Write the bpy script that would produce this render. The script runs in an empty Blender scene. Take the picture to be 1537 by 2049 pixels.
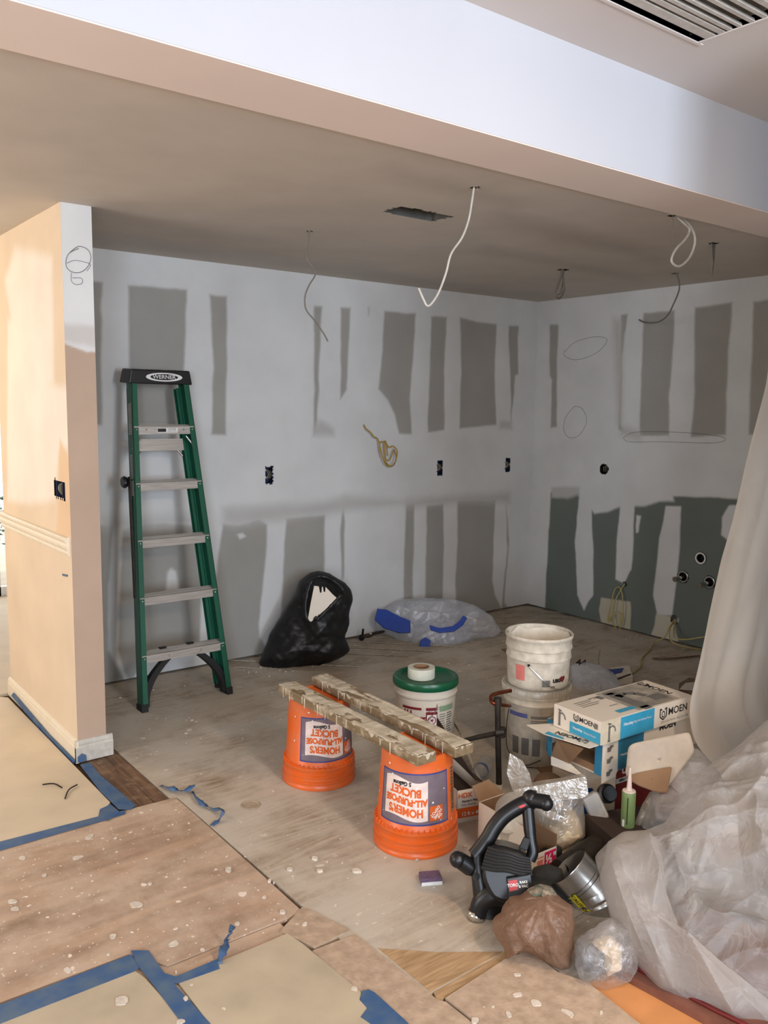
import bpy, bmesh, math, random
import numpy as np
from math import radians as R, sin, cos, pi
from mathutils import Vector, Matrix
random.seed(7)
rng = np.random.RandomState(7)
D = bpy.data; C = bpy.context.scene.collection; SC = bpy.context.scene

# ------------------------------------------------------------ camera, world, light
cd = D.cameras.new('camera'); cam = D.objects.new('camera', cd); C.objects.link(cam); SC.camera = cam
cd.sensor_fit = 'HORIZONTAL'; cd.sensor_width = 36; cd.lens = 1720.68/1537*36; cd.clip_start = .05
_f = Vector((sin(R(37.744))*cos(R(7.0742)), cos(R(37.744))*cos(R(7.0742)), -sin(R(7.0742))))
_r = Vector((cos(R(37.744)), -sin(R(37.744)), 0)); _u = _r.cross(_f)
_r2 = cos(R(.7314))*_r+sin(R(.7314))*_u; _u2 = -sin(R(.7314))*_r+cos(R(.7314))*_u
cam.matrix_world = Matrix(((_r2.x,_u2.x,-_f.x,0),(_r2.y,_u2.y,-_f.y,0),(_r2.z,_u2.z,-_f.z,1.62),(0,0,0,1)))
w = D.worlds.new('daylight'); SC.world = w; w.use_nodes = True
w.node_tree.nodes['Background'].inputs[0].default_value = (.86,.93,1,1); w.node_tree.nodes['Background'].inputs[1].default_value = 3.0
SC.view_settings.view_transform = 'Standard'; SC.view_settings.look = 'None'; SC.view_settings.exposure = 0.06; SC.view_settings.gamma = 1
SC.view_settings.use_curve_mapping = False
SC.cycles.use_denoising = True; SC.cycles.max_bounces = 8; SC.cycles.transparent_max_bounces = 24; SC.cycles.sample_clamp_indirect = 4
def area(name, loc, target, sx, sy, power, col, spread=180):
    l = D.lights.new(name, 'AREA'); l.shape = 'RECTANGLE'; l.size = sx; l.size_y = sy; l.energy = power; l.color = col; l.spread = R(spread)
    o = D.objects.new(name, l); C.objects.link(o); o.location = loc
    o.rotation_euler = (Vector(target)-Vector(loc)).to_track_quat('-Z','Y').to_euler(); return o
# daylight through the window behind the viewer, the hall lamp, the work lamp, two added fill lights
area('window_daylight', (1.3,-2.95,1.75), (1.3,4,2.0), .95, 1.4, 140, (.70,.83,1))
area('beam_fill_light', (-1.9,-2.95,1.7), (3.6,1.96,2.5), 1.3, 1.4, 205, (.74,.85,1))  # added fill light that lifts the right end of the beam
area('hall_lamp', (-0.6,5.6,2.1), (1.0,4.2,1.3), .5, .5, 28, (1,.84,.64))
area('hall_fill_light', (-3.05,3.1,1.5), (5.2,3.5,1.3), 1.5, 1.4, 72, (.94,.96,1))  # added soft fill from the hall side, aimed at the right wall
area('work_lamp', (1.75,-0.25,2.35), (1.75,1.6,0), .28, .28, 23, (1,.74,.50), 150)

# ------------------------------------------------------------ materials
def lin(c): return tuple(((x/255)/12.92 if x/255<=.04045 else ((x/255+.055)/1.055)**2.4) for x in c)
def nodes(m):
    m.use_nodes = True; nt = m.node_tree; nt.nodes.clear(); return nt, nt.nodes, nt.links
def mat(name, rgb, rough=.6, metal=0, noise=.08, nscale=30, bump=0, bscale=60, spec=.5, alpha=None, rgb2=None, coords='Object', stretch=(1,1,1), sheen=0, trans=0, coat=0):
    m = D.materials.new(name); nt,N,Lk = nodes(m)
    out = N.new('ShaderNodeOutputMaterial'); p = N.new('ShaderNodeBsdfPrincipled'); Lk.new(p.outputs[0], out.inputs[0])
    c = lin(rgb); c2 = lin(rgb2) if rgb2 else tuple(max(0,x*(1-noise*2.2)) for x in c)
    tc = N.new('ShaderNodeTexCoord'); mp = N.new('ShaderNodeMapping'); mp.inputs['Scale'].default_value = stretch
    Lk.new(tc.outputs[coords], mp.inputs[0])
    n = N.new('ShaderNodeTexNoise'); n.inputs['Scale'].default_value = nscale; n.inputs['Detail'].default_value = 5; Lk.new(mp.outputs[0], n.inputs[0])
    mx = N.new('ShaderNodeMix'); mx.data_type = 'RGBA'; mx.inputs[6].default_value = (*c,1); mx.inputs[7].default_value = (*c2,1)
    rp = N.new('ShaderNodeMapRange'); rp.inputs[1].default_value = .35; rp.inputs[2].default_value = .7; Lk.new(n.outputs[0], rp.inputs[0]); Lk.new(rp.outputs[0], mx.inputs[0])
    Lk.new(mx.outputs[2], p.inputs['Base Color'])
    p.inputs['Roughness'].default_value = rough; p.inputs['Metallic'].default_value = metal
    p.inputs['Specular IOR Level'].default_value = spec; p.inputs['Coat Weight'].default_value = coat
    if bump:
        b = N.new('ShaderNodeBump'); b.inputs['Strength'].default_value = bump; b.inputs['Distance'].default_value = .004
        n2 = N.new('ShaderNodeTexNoise'); n2.inputs['Scale'].default_value = bscale; n2.inputs['Detail'].default_value = 6
        Lk.new(mp.outputs[0], n2.inputs[0]); Lk.new(n2.outputs[0], b.inputs['Height']); Lk.new(b.outputs[0], p.inputs['Normal'])
    return m
def film(name, rgb, clear=.35, rough=.3, gloss=.12, bump=.3, bscale=25, transl=.45, vary=.25):
    """thin plastic film: clear + milky scatter + gloss"""
    m = D.materials.new(name); nt,N,Lk = nodes(m); c = (*lin(rgb),1)
    out = N.new('ShaderNodeOutputMaterial')
    tr = N.new('ShaderNodeBsdfTransparent'); df = N.new('ShaderNodeBsdfDiffuse'); tl = N.new('ShaderNodeBsdfTranslucent'); gl = N.new('ShaderNodeBsdfGlossy')
    for x in (df,tl): x.inputs[0].default_value = c
    gl.inputs[0].default_value = (1,1,1,1); gl.inputs['Roughness'].default_value = rough
    tc = N.new('ShaderNodeTexCoord'); n = N.new('ShaderNodeTexNoise'); n.inputs['Scale'].default_value = bscale; n.inputs['Detail'].default_value = 4; n.inputs['Distortion'].default_value = 1.2
    Lk.new(tc.outputs['Object'], n.inputs[0])
    b = N.new('ShaderNodeBump'); b.inputs['Strength'].default_value = bump; b.inputs['Distance'].default_value = .02; Lk.new(n.outputs[0], b.inputs['Height'])
    for x in (df,tl,gl): Lk.new(b.outputs[0], x.inputs['Normal'])
    a1 = N.new('ShaderNodeMixShader'); a1.inputs[0].default_value = transl; Lk.new(df.outputs[0], a1.inputs[1]); Lk.new(tl.outputs[0], a1.inputs[2])
    a2 = N.new('ShaderNodeMixShader'); a2.inputs[0].default_value = gloss; Lk.new(a1.outputs[0], a2.inputs[1]); Lk.new(gl.outputs[0], a2.inputs[2])
    vo = N.new('ShaderNodeTexVoronoi'); vo.feature='DISTANCE_TO_EDGE'; vo.inputs['Scale'].default_value = bscale*.55
    wp = N.new('ShaderNodeVectorMath'); wp.operation='MULTIPLY_ADD'; Lk.new(n.outputs['Color'], wp.inputs[0]); wp.inputs[1].default_value=(.12,.12,.12); Lk.new(tc.outputs['Object'], wp.inputs[2]); Lk.new(wp.outputs[0], vo.inputs['Vector'])
    ce = N.new('ShaderNodeMapRange'); ce.inputs[1].default_value=0; ce.inputs[2].default_value=.045; ce.inputs[3].default_value=.78; ce.inputs[4].default_value=1; Lk.new(vo.outputs['Distance'], ce.inputs[0])
    b2 = N.new('ShaderNodeBump'); b2.inputs['Strength'].default_value = bump*.35; b2.inputs['Distance'].default_value=.012; Lk.new(ce.outputs[0], b2.inputs['Height']); Lk.new(b.outputs[0], b2.inputs['Normal'])
    for x in (df,tl,gl): Lk.new(b2.outputs[0], x.inputs['Normal'])
    a3 = N.new('ShaderNodeMixShader'); mr = N.new('ShaderNodeMapRange'); mr.inputs[1].default_value = .3; mr.inputs[2].default_value = .7
    mr.inputs[3].default_value = max(0,clear-vary*.5); mr.inputs[4].default_value = min(.97,clear+vary*.5)
    n3 = N.new('ShaderNodeTexNoise'); n3.inputs['Scale'].default_value = bscale*.35; n3.inputs['Detail'].default_value = 3; Lk.new(tc.outputs['Object'], n3.inputs[0])
    Lk.new(n3.outputs[0], mr.inputs[0]); mm = N.new('ShaderNodeMath'); mm.operation='MULTIPLY'; Lk.new(mr.outputs[0], mm.inputs[0]); Lk.new(ce.outputs[0], mm.inputs[1]); Lk.new(mm.outputs[0], a3.inputs[0])
    Lk.new(a2.outputs[0], a3.inputs[1]); Lk.new(tr.outputs[0], a3.inputs[2]); Lk.new(a3.outputs[0], out.inputs[0])
    return m
def vcol_mat(name, rough=.85, bump=.15, bscale=80):
    m = D.materials.new(name); nt,N,Lk = nodes(m)
    out = N.new('ShaderNodeOutputMaterial'); p = N.new('ShaderNodeBsdfPrincipled'); Lk.new(p.outputs[0], out.inputs[0])
    a = N.new('ShaderNodeAttribute'); a.attribute_name = 'col'
    tc = N.new('ShaderNodeTexCoord'); n = N.new('ShaderNodeTexNoise'); n.inputs['Scale'].default_value = 3.5; n.inputs['Detail'].default_value = 5; Lk.new(tc.outputs['Object'], n.inputs[0])
    mr = N.new('ShaderNodeMapRange'); mr.inputs[1].default_value=.3; mr.inputs[2].default_value=.7; mr.inputs[3].default_value=.93; mr.inputs[4].default_value=1.04; Lk.new(n.outputs[0], mr.inputs[0])
    vm = N.new('ShaderNodeVectorMath'); vm.operation='SCALE'; Lk.new(a.outputs['Color'], vm.inputs[0]); Lk.new(mr.outputs[0], vm.inputs['Scale']); Lk.new(vm.outputs[0], p.inputs['Base Color'])
    p.inputs['Roughness'].default_value = rough
    b = N.new('ShaderNodeBump'); b.inputs['Strength'].default_value = bump; b.inputs['Distance'].default_value = .002
    n2 = N.new('ShaderNodeTexNoise'); n2.inputs['Scale'].default_value = bscale; Lk.new(tc.outputs['Object'], n2.inputs[0]); Lk.new(n2.outputs[0], b.inputs['Height']); Lk.new(b.outputs[0], p.inputs['Normal'])
    return m
def wood_mat(name, c1, c2, scale=(1,12,12), rough=.7, dist=2.5, bump=.2, dust=None, dustamt=.5, dscale=9, wscale=2.2, spots=None):
    """grain along local X (scale small on the grain axis); optional plaster dust"""
    m = D.materials.new(name); nt,N,Lk = nodes(m)
    out = N.new('ShaderNodeOutputMaterial'); p = N.new('ShaderNodeBsdfPrincipled'); Lk.new(p.outputs[0], out.inputs[0])
    tc = N.new('ShaderNodeTexCoord'); mp = N.new('ShaderNodeMapping'); mp.inputs['Scale'].default_value = scale; Lk.new(tc.outputs['Object'], mp.inputs[0])
    wv = N.new('ShaderNodeTexNoise'); wv.inputs['Scale'].default_value = wscale; wv.inputs['Detail'].default_value = 7; wv.inputs['Distortion'].default_value = dist; Lk.new(mp.outputs[0], wv.inputs[0])
    cr = N.new('ShaderNodeMapRange'); cr.inputs[1].default_value=.35; cr.inputs[2].default_value=.68; Lk.new(wv.outputs[0], cr.inputs[0])
    mx = N.new('ShaderNodeMix'); mx.data_type='RGBA'; mx.inputs[6].default_value=(*lin(c1),1); mx.inputs[7].default_value=(*lin(c2),1); Lk.new(cr.outputs[0], mx.inputs[0])
    last = mx.outputs[2]
    if dust:
        n = N.new('ShaderNodeTexNoise'); n.inputs['Scale'].default_value = dscale; n.inputs['Detail'].default_value = 8; n.inputs['Roughness'].default_value=.65; Lk.new(tc.outputs['Object'], n.inputs[0])
        mr = N.new('ShaderNodeMapRange'); mr.inputs[1].default_value=.62-dustamt*.35; mr.inputs[2].default_value=.75-dustamt*.2; mr.inputs[4].default_value=.85; Lk.new(n.outputs[0], mr.inputs[0])
        m2 = N.new('ShaderNodeMix'); m2.data_type='RGBA'; Lk.new(mr.outputs[0], m2.inputs[0]); Lk.new(last, m2.inputs[6]); m2.inputs[7].default_value=(*lin(dust),1); last = m2.outputs[2]
    if spots:
        for k,(sc,th) in enumerate(((38,.735),(16,.755),(90,.74))):
            n = N.new('ShaderNodeTexNoise'); n.inputs['Scale'].default_value = sc; n.inputs['Detail'].default_value = 1.5; Lk.new(tc.outputs['Object'], n.inputs[0])
            mr = N.new('ShaderNodeMapRange'); mr.inputs[1].default_value=th-.03; mr.inputs[2].default_value=th; Lk.new(n.outputs[0], mr.inputs[0])
            m2 = N.new('ShaderNodeMix'); m2.data_type='RGBA'; Lk.new(mr.outputs[0], m2.inputs[0]); Lk.new(last, m2.inputs[6]); m2.inputs[7].default_value=(*lin(spots),1); last = m2.outputs[2]
    Lk.new(last, p.inputs['Base Color']); p.inputs['Roughness'].default_value = rough
    b = N.new('ShaderNodeBump'); b.inputs['Strength'].default_value=bump; b.inputs['Distance'].default_value=.002; Lk.new(wv.outputs[0], b.inputs['Height']); Lk.new(b.outputs[0], p.inputs['Normal'])
    return m
M = {}
M['ceiling'] = mat('ceiling_paint',(206,190,174),.9,noise=.04,nscale=2.2,bump=.1,bscale=120)
M['ceiling_front'] = mat('ceiling_paint_front',(224,216,210),.9,noise=.03,nscale=1.5,bump=.05)
M['beam'] = mat('beam_paint',(203,205,210),.85,noise=.02,nscale=1.4,bump=.04)
M['beam_under'] = mat('beam_underside_bounce',(240,224,214),.85,noise=.03,nscale=2)  # pinkish bounce light from the floor put into the underside colour
M['cream'] = mat('cream_paint',(226,206,182),.85,noise=.02)
M['white'] = mat('white_paint',(225,222,214),.6,noise=.03)
M['trim'] = mat('trim_paint',(224,212,190),.45,noise=.03)
M['trimw'] = mat('baseboard_primer',(196,192,180),.6,noise=.1,nscale=40)
M['wallcol'] = vcol_mat('drywall_and_compound')
M['navy'] = mat('navy_box_plastic',(24,30,58),.5); M['black'] = mat('black_plastic',(16,17,19),.38,noise=.1,nscale=60)
M['blackr'] = mat('black_rough_plastic',(24,25,27),.6,noise=.2,nscale=200,bump=.2,bscale=300)
M['dark'] = mat('dark_void',(22,20,18),.9); M['rubber']=mat('black_rubber',(24,24,24),.75,noise=.15)
M['green'] = mat('green_fibreglass',(10,86,62),.42,noise=.12,nscale=18,stretch=(1,1,.2)); M['alu'] = mat('brushed_aluminium',(196,189,180),.42,metal=.4,noise=.12,nscale=24,stretch=(.3,1,4),bump=.05)
M['zinc'] = mat('galvanised_steel',(196,194,188),.26,metal=.95,noise=.12,nscale=14,bump=.05); M['steel']=mat('bright_steel',(215,215,212),.2,metal=1,noise=.05)
M['grille'] = mat('vent_enamel',(206,200,190),.5); M['grille_dark']=mat('vent_duct_metal',(120,116,108),.6,noise=.2,nscale=10)
M['wirew'] = mat('white_cable',(196,192,182),.5); M['wirey']=mat('yellow_cable',(176,140,46),.5); M['wirep']=mat('pale_yellow_cable',(190,172,104),.5); M['wireg']=mat('grey_cable',(118,112,102),.6)
M['ply'] = wood_mat('dusty_plywood',(174,155,132),(126,104,82),(1.0,6,6),.85,5,.15,dust=(192,182,166),dustamt=.95,dscale=2.6,wscale=1.3,spots=(206,196,180))
M['board'] = wood_mat('pinkish_sheathing',(182,152,126),(142,116,94),(1.0,7,7),.8,1.2,.12,dust=(192,170,148),dustamt=.65,dscale=4,wscale=1.5,spots=(228,212,196))
M['plank'] = wood_mat('old_subfloor_plank',(178,164,144),(134,120,100),(1.5,16,16),.85,1.5,.3,dust=(176,166,150),dustamt=.7,dscale=8,spots=(200,190,174))
M['oak'] = wood_mat('worn_oak_strip',(122,92,66),(84,60,42),(14,1,14),.6,1.5,.25,dust=(150,126,100),dustamt=.3,dscale=12)
M['goldply'] = wood_mat('clean_plywood',(182,150,112),(150,120,84),(1.2,9,9),.7,4,.15)
M['cement'] = mat('cement_board',(184,160,136),.92,noise=.1,nscale=28,bump=.4,bscale=90,rgb2=(158,136,114))
M['orangefloor'] = mat('orange_old_floor',(206,140,84),.6,noise=.1,nscale=6)
M['paper'] = mat('masking_paper',(206,188,160),.7,noise=.05,nscale=6,bump=.15,bscale=5)
M['papergrey'] = mat('masking_paper_grey',(190,174,148),.7,noise=.1,nscale=5,bump=.15,bscale=5)
M['tape'] = mat('blue_painters_tape',(48,84,128),.6,noise=.35,nscale=14,rgb2=(84,104,124)); M['plaster']=mat('dried_plaster',(212,200,184),.9,noise=.1,nscale=60)
M['plastergrey']=mat('dried_plaster_smear',(170,152,130),.9,noise=.1)
M['orange'] = mat('orange_bucket_plastic',(214,92,24),.36,noise=.06,nscale=12,rgb2=(204,104,58)); M['label']=mat('label_slate',(116,102,110),.45); M['labelblue']=mat('label_blue_border',(56,66,128),.45)
M['lblwhite']=mat('label_white',(226,206,196),.5); M['ink']=mat('black_ink',(22,20,22),.5); M['inkor']=mat('orange_ink',(218,96,28),.5); M['inkred']=mat('dark_red_ink',(122,24,34),.5); M['inkw']=mat('white_ink',(232,230,226),.5); M['inkg']=mat('grey_ink',(110,106,100),.6)
M['inklg']=mat('light_grey_ink',(168,162,152),.6)
M['inkgreen']=mat('pale_green_ink',(134,158,128),.5); M['inkpink']=mat('pink_red_ink',(214,120,110),.5); M['inkblue']=mat('violet_blue_ink',(84,90,142),.5); M['inkmag']=mat('magenta_ink',(206,34,92),.5)
M['whitepl']=mat('white_bucket_plastic',(214,206,190),.4,noise=.06,nscale=10); M['whitepl2']=mat('white_bucket_dusty',(206,196,178),.65,noise=.12,nscale=26,rgb2=(176,166,148))
M['mud']=mat('joint_compound',(216,206,188),.8,noise=.08,nscale=22,bump=.6,bscale=22)
M['greenlid']=mat('green_lid_plastic',(10,84,52),.33,noise=.1,nscale=20); M['meshtape']=mat('mesh_tape_roll',(206,204,186),.75,noise=.1,nscale=200,stretch=(1,1,4),bump=.3,bscale=200); M['card']=mat('brown_cardboard',(136,104,74),.85,noise=.08,nscale=8)
M['carddark']=mat('dark_cardboard_inside',(58,42,32),.9); M['cardw']=mat('white_coated_card',(218,206,188),.5,noise=.03,nscale=4); M['cyan']=mat('cyan_print',(52,150,182),.45,noise=.05); M['cyand']=mat('deep_cyan_print',(38,116,150),.45,noise=.05)
M['darkred']=mat('dark_red_print',(116,16,22),.45,noise=.1); M['photo']=mat('grey_photo_print',(176,166,150),.5,noise=.3,nscale=12); M['beigeprint']=mat('beige_print',(204,190,164),.5)
M['timber']=wood_mat('plastered_timber',(136,116,86),(104,86,60),(14,1.2,14),.85,1,.3,dust=(206,192,168),dustamt=.35,dscale=11,wscale=2)
M['plast_on']=mat('plaster_on_timber',(208,196,174),.9,noise=.2,nscale=35,stretch=(.3,1,1),bump=.5,bscale=60,rgb2=(160,146,122))
M['iron']=mat('black_iron_pipe',(58,50,42),.55,metal=.5,noise=.25,nscale=25,bump=.2); M['copper']=mat('copper_tube',(128,66,42),.35,metal=.8,noise=.2)
M['bluepl']=mat('blue_plastic',(8,66,122),.4,noise=.08); M['bluebag']=mat('royal_blue_plastic',(22,66,160),.4,noise=.1); M['red']=mat('red_plastic',(186,30,26),.4)
M['caulkg']=mat('green_caulk_tube',(116,140,88),.35,noise=.15,nscale=10); M['nozzle']=mat('caulk_nozzle',(214,196,184),.45)
M['yellow']=mat('yellow_sticker',(206,190,34),.5); M['purple']=mat('purple_abrasive',(112,88,112),.95,noise=.2,nscale=150,bump=.4,bscale=200)
M['cotton']=mat('white_rag',(226,206,174),.9,noise=.08,nscale=14,bump=.4,bscale=18); M['debris']=mat('dried_plaster_crumbs',(196,184,168),.9)
M['redbrown']=mat('red_brown_board',(122,76,60),.6,noise=.2,nscale=14); M['redrim']=mat('dark_red_rim',(100,18,16),.5)
M['greyfit']=mat('grey_moulded_plastic',(92,104,110),.5,noise=.1); M['bluep']=mat('bag_print_blue',(26,52,132),.5); M['pencil']=mat('pencil_line',(112,110,110),.9)
M['film'] = film('milky_sheeting',(204,198,192),.40,.42,.035,.6,12,.5,.4); M['filmclear'] = film('clear_bag_film',(206,204,204),.62,.22,.12,.6,26,.5,.4)
M['filmhang'] = film('hanging_sheeting',(242,236,226),.13,.5,.02,.12,5,.45,.10)
M['filmzip'] = film('zip_bag_film',(216,208,194),.5,.15,.2,.5,20,.5,.3); M['filmbrown'] = film('brown_bag_film',(164,130,106),.32,.38,.05,.5,30,.45,.3)
M['filmblue'] = film('bluish_bag_film',(226,230,238),.52,.25,.10,.5,14,.5,.3); M['filmblack'] = mat('black_bag_film',(17,17,18),.5,noise=.1,nscale=20,bump=.35,bscale=28)
M['tub'] = film('frosted_tub',(214,208,196),.35,.35,.1,.1,6,.5,.1); M['pet']=film('water_bottle_plastic',(200,206,206),.74,.06,.3,.1,20,.5,.05)
M['leaf'] = mat('leaf_green',(52,96,72),.6,noise=.3); M['glassframe']=mat('door_frame_white',(230,228,222),.5)

# ------------------------------------------------------------ mesh helpers
class MB:
    def __init__(s): s.v=[]; s.f=[]
    def add(s, vs, fs, mx=None):
        o=len(s.v); s.v += [tuple(mx@Vector(p)) if mx else tuple(p) for p in vs]; s.f += [tuple(i+o for i in f) for f in fs]; return s
    def box(s, a, b, mx=None):
        x0,y0,z0=a; x1,y1,z1=b
        return s.add([(x0,y0,z0),(x1,y0,z0),(x1,y1,z0),(x0,y1,z0),(x0,y0,z1),(x1,y0,z1),(x1,y1,z1),(x0,y1,z1)],
            [(3,2,1,0),(4,5,6,7),(0,1,5,4),(1,2,6,5),(2,3,7,6),(3,0,4,7)], mx)
    def hexa(s, c8): return s.add(c8,[(3,2,1,0),(4,5,6,7),(0,1,5,4),(1,2,6,5),(2,3,7,6),(3,0,4,7)])
    def prism(s, poly, z0, z1, axis='z', mx=None):
        n=len(poly)
        a=sum(poly[i][0]*poly[(i+1)%n][1]-poly[(i+1)%n][0]*poly[i][1] for i in range(n))
        if a<0: poly=poly[::-1]
        mk={'z':lambda p,h:(p[0],p[1],h),'y':lambda p,h:(p[0],h,p[1]),'x':lambda p,h:(h,p[0],p[1])}[axis]
        vs=[mk(p,z0) for p in poly]+[mk(p,z1) for p in poly]
        return s.add(vs,[tuple(range(n))[::-1],tuple(range(n,2*n))]+[(i,(i+1)%n,(i+1)%n+n,i+n) for i in range(n)],mx)
    def tube(s, pts, r, n=10, cap=True, mx=None):
        P=[Vector(p) for p in pts]; rs=r if isinstance(r,(list,tuple)) else [r]*len(P)
        up=Vector((0,0,1)); vs=[]; fs=[]; prev=None
        for i,p in enumerate(P):
            t=(P[min(i+1,len(P)-1)]-P[max(i-1,0)]).normalized()
            if prev is None: a=t.cross(up if abs(t.z)<.95 else Vector((1,0,0))).normalized()
            else: a=(prev-t*prev.dot(t)).normalized()
            prev=a; b=t.cross(a)
            vs+=[tuple(p+(a*cos(2*pi*k/n)+b*sin(2*pi*k/n))*rs[i]) for k in range(n)]
        for i in range(len(P)-1):
            for k in range(n): fs.append((i*n+k,i*n+(k+1)%n,(i+1)*n+(k+1)%n,(i+1)*n+k))
        if cap: fs+= [tuple(range(n))[::-1], tuple(range((len(P)-1)*n,len(P)*n))]
        return s.add(vs,fs,mx)
    def lathe(s, prof, n=40, mx=None, a0=0, a1=2*pi):
        full=abs(a1-a0-2*pi)<1e-6; m=n if full else n+1; vs=[]; fs=[]
        for r_,z in prof:
            for k in range(m): a=a0+(a1-a0)*k/n; vs.append((r_*cos(a),r_*sin(a),z))
        for i in range(len(prof)-1):
            for k in range(n): k2=(k+1)%m if full else k+1; fs.append((i*m+k,i*m+k2,(i+1)*m+k2,(i+1)*m+k))
        return s.add(vs,fs,mx)
    def ball(s, c, r, n=10, mx=None, sc=(1,1,1)):
        prof=[(max(1e-4,r*sin(pi*i/n)),-r*cos(pi*i/n)) for i in range(n+1)]
        t=Matrix.Translation(c)@Matrix.Diagonal((*sc,1)); return s.lathe(prof,n*2,(mx@t) if mx else t)
    def build(s, name, m, parent=None, smooth=False, bevel=0, loc=None, rot=None, thick=0):
        me=D.meshes.new(name); me.from_pydata(s.v,[],s.f); me.validate(); me.materials.append(m)
        if smooth: me.shade_smooth()
        o=D.objects.new(name,me); C.objects.link(o)
        if parent: o.parent=parent
        if loc: o.location=loc
        if rot: o.rotation_euler=rot
        if bevel:
            b=o.modifiers.new('edge','BEVEL'); b.width=bevel; b.segments=2; b.limit_method='ANGLE'
            if smooth:
                try: me.set_sharp_from_angle(angle=R(40))
                except Exception: pass
        elif smooth:
            try: me.set_sharp_from_angle(angle=R(50))
            except Exception: pass
        if thick: b=o.modifiers.new('thick','SOLIDIFY'); b.thickness=thick; b.offset=0
        return o
def tag(o, label=None, cat=None, group=None, kind=None):
    if label: o['label']=label
    if cat: o['category']=cat
    if group: o['group']=group
    if kind: o['kind']=kind
    return o
def thing(name, label, cat, loc=(0,0,0), rot=(0,0,0), group=None):
    o=D.objects.new(name,None); C.objects.link(o); o.location=loc; o.rotation_euler=rot; o.empty_display_size=.05
    return tag(o,label,cat,group)
def copy_tree(o, parent=None):
    c=o.copy(); C.objects.link(c)
    if parent: c.parent=parent
    for ch in list(o.children): copy_tree(ch,c)
    return c
def smooth_path(pts, k=8):
    P=[Vector(p) for p in pts]; out=[]
    for i in range(len(P)-1):
        p0=P[max(i-1,0)];p1=P[i];p2=P[i+1];p3=P[min(i+2,len(P)-1)]
        for j in range(k):
            t=j/k; out.append(.5*((2*p1)+(p2-p0)*t+(2*p0-5*p1+4*p2-p3)*t*t+(3*p1-p0-3*p2+p3)*t**3))
    out.append(P[-1]); return out
# numpy value noise
_T=rng.rand(64,64,64)
def crum(u,v,f=8,seed=0,n=5):
    # sharp faceted creases: triangle waves in wandering directions
    r_=np.random.RandomState(seed); s=0
    for k in range(n):
        th=r_.rand()*pi; fr_=f*(.5+1.3*r_.rand()); w_=fbm(u*2.5+k,v*2.5,seed+k,2)
        q=((u*cos(th)+v*sin(th))*fr_+r_.rand()+.9*w_)%1.0; s=s+(1-4*np.abs(q-.5))*(8/ (8+fr_))*np.clip(.5+1.2*vn(u*3+k*3,v*3,seed),0,1)
    return s/n*1.8
def vn(x,y,z=0):
    x=np.asarray(x,float)+100;y=np.asarray(y,float)+100;z=np.asarray(z,float)+100
    x,y,z=np.broadcast_arrays(x,y,z)
    xi=np.floor(x).astype(int);yi=np.floor(y).astype(int);zi=np.floor(z).astype(int)
    fx=x-xi;fy=y-yi;fz=z-zi; fx=fx*fx*(3-2*fx);fy=fy*fy*(3-2*fy);fz=fz*fz*(3-2*fz); r=0
    for a in (0,1):
        for b in (0,1):
            for c in (0,1):
                r=r+_T[(xi+a)&63,(yi+b)&63,(zi+c)&63]*(fx if a else 1-fx)*(fy if b else 1-fy)*(fz if c else 1-fz)
    return r*2-1
def fbm(x,y,z=0,o=4):
    s=0;a=1
    for i in range(o): s=s+a*vn(x*2**i,y*2**i,np.asarray(z)*2**i+i*7.3); a*=.5
    return s/1.9
def ridge(x,y,z=0,o=3):
    s=0;a=1
    for i in range(o): s=s+a*(1-2*np.abs(vn(x*2**i,y*2**i,np.asarray(z)*2**i+i*5.1))**.7); a*=.5
    return s/1.7
def text_mb(mb, s, size, fn, bold=0.0, sx=1.0, align='CENTER', shear=0, space=1):
    """flat print: font outline mapped by fn(u,v)->xyz"""
    cu=D.curves.new('t','FONT'); cu.body=s; cu.size=size; cu.align_x=align; cu.align_y='CENTER'; cu.offset=bold; cu.shear=shear; cu.space_character=space; cu.resolution_u=4
    o=D.objects.new('t',cu); C.objects.link(o); dg=bpy.context.evaluated_depsgraph_get(); me=o.evaluated_get(dg).to_mesh()
    vs=[fn(v.co.x*sx,v.co.y) for v in me.vertices]; fs=[tuple(p.vertices) for p in me.polygons]
    mb.add(vs,fs); o.evaluated_get(dg).to_mesh_clear(); D.objects.remove(o); D.curves.remove(cu)
def plane_fn(o, ex, ey):
    o=Vector(o);ex=Vector(ex).normalized();ey=Vector(ey).normalized()
    return lambda u,v: tuple(o+ex*u+ey*v)
def quad_fn(mb, fn, u0,v0,u1,v1, nu=1, nv=1):
    vs=[fn(u0+(u1-u0)*i/nu, v0+(v1-v0)*j/nv) for j in range(nv+1) for i in range(nu+1)]
    mb.add(vs,[(j*(nu+1)+i,j*(nu+1)+i+1,(j+1)*(nu+1)+i+1,(j+1)*(nu+1)+i) for j in range(nv) for i in range(nu)])
def resample(P, n, smooth=2):
    P=np.array(P,float); 
    Q=np.vstack([P,P[:1]]); d=np.r_[0,np.cumsum(np.hypot(*np.diff(Q,axis=0).T))]; t=np.linspace(0,d[-1],n,endpoint=False)
    o=np.stack([np.interp(t,d,Q[:,0]),np.interp(t,d,Q[:,1])],1)
    for _ in range(smooth): o=(np.roll(o,1,0)+2*o+np.roll(o,-1,0))/4
    return o
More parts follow.
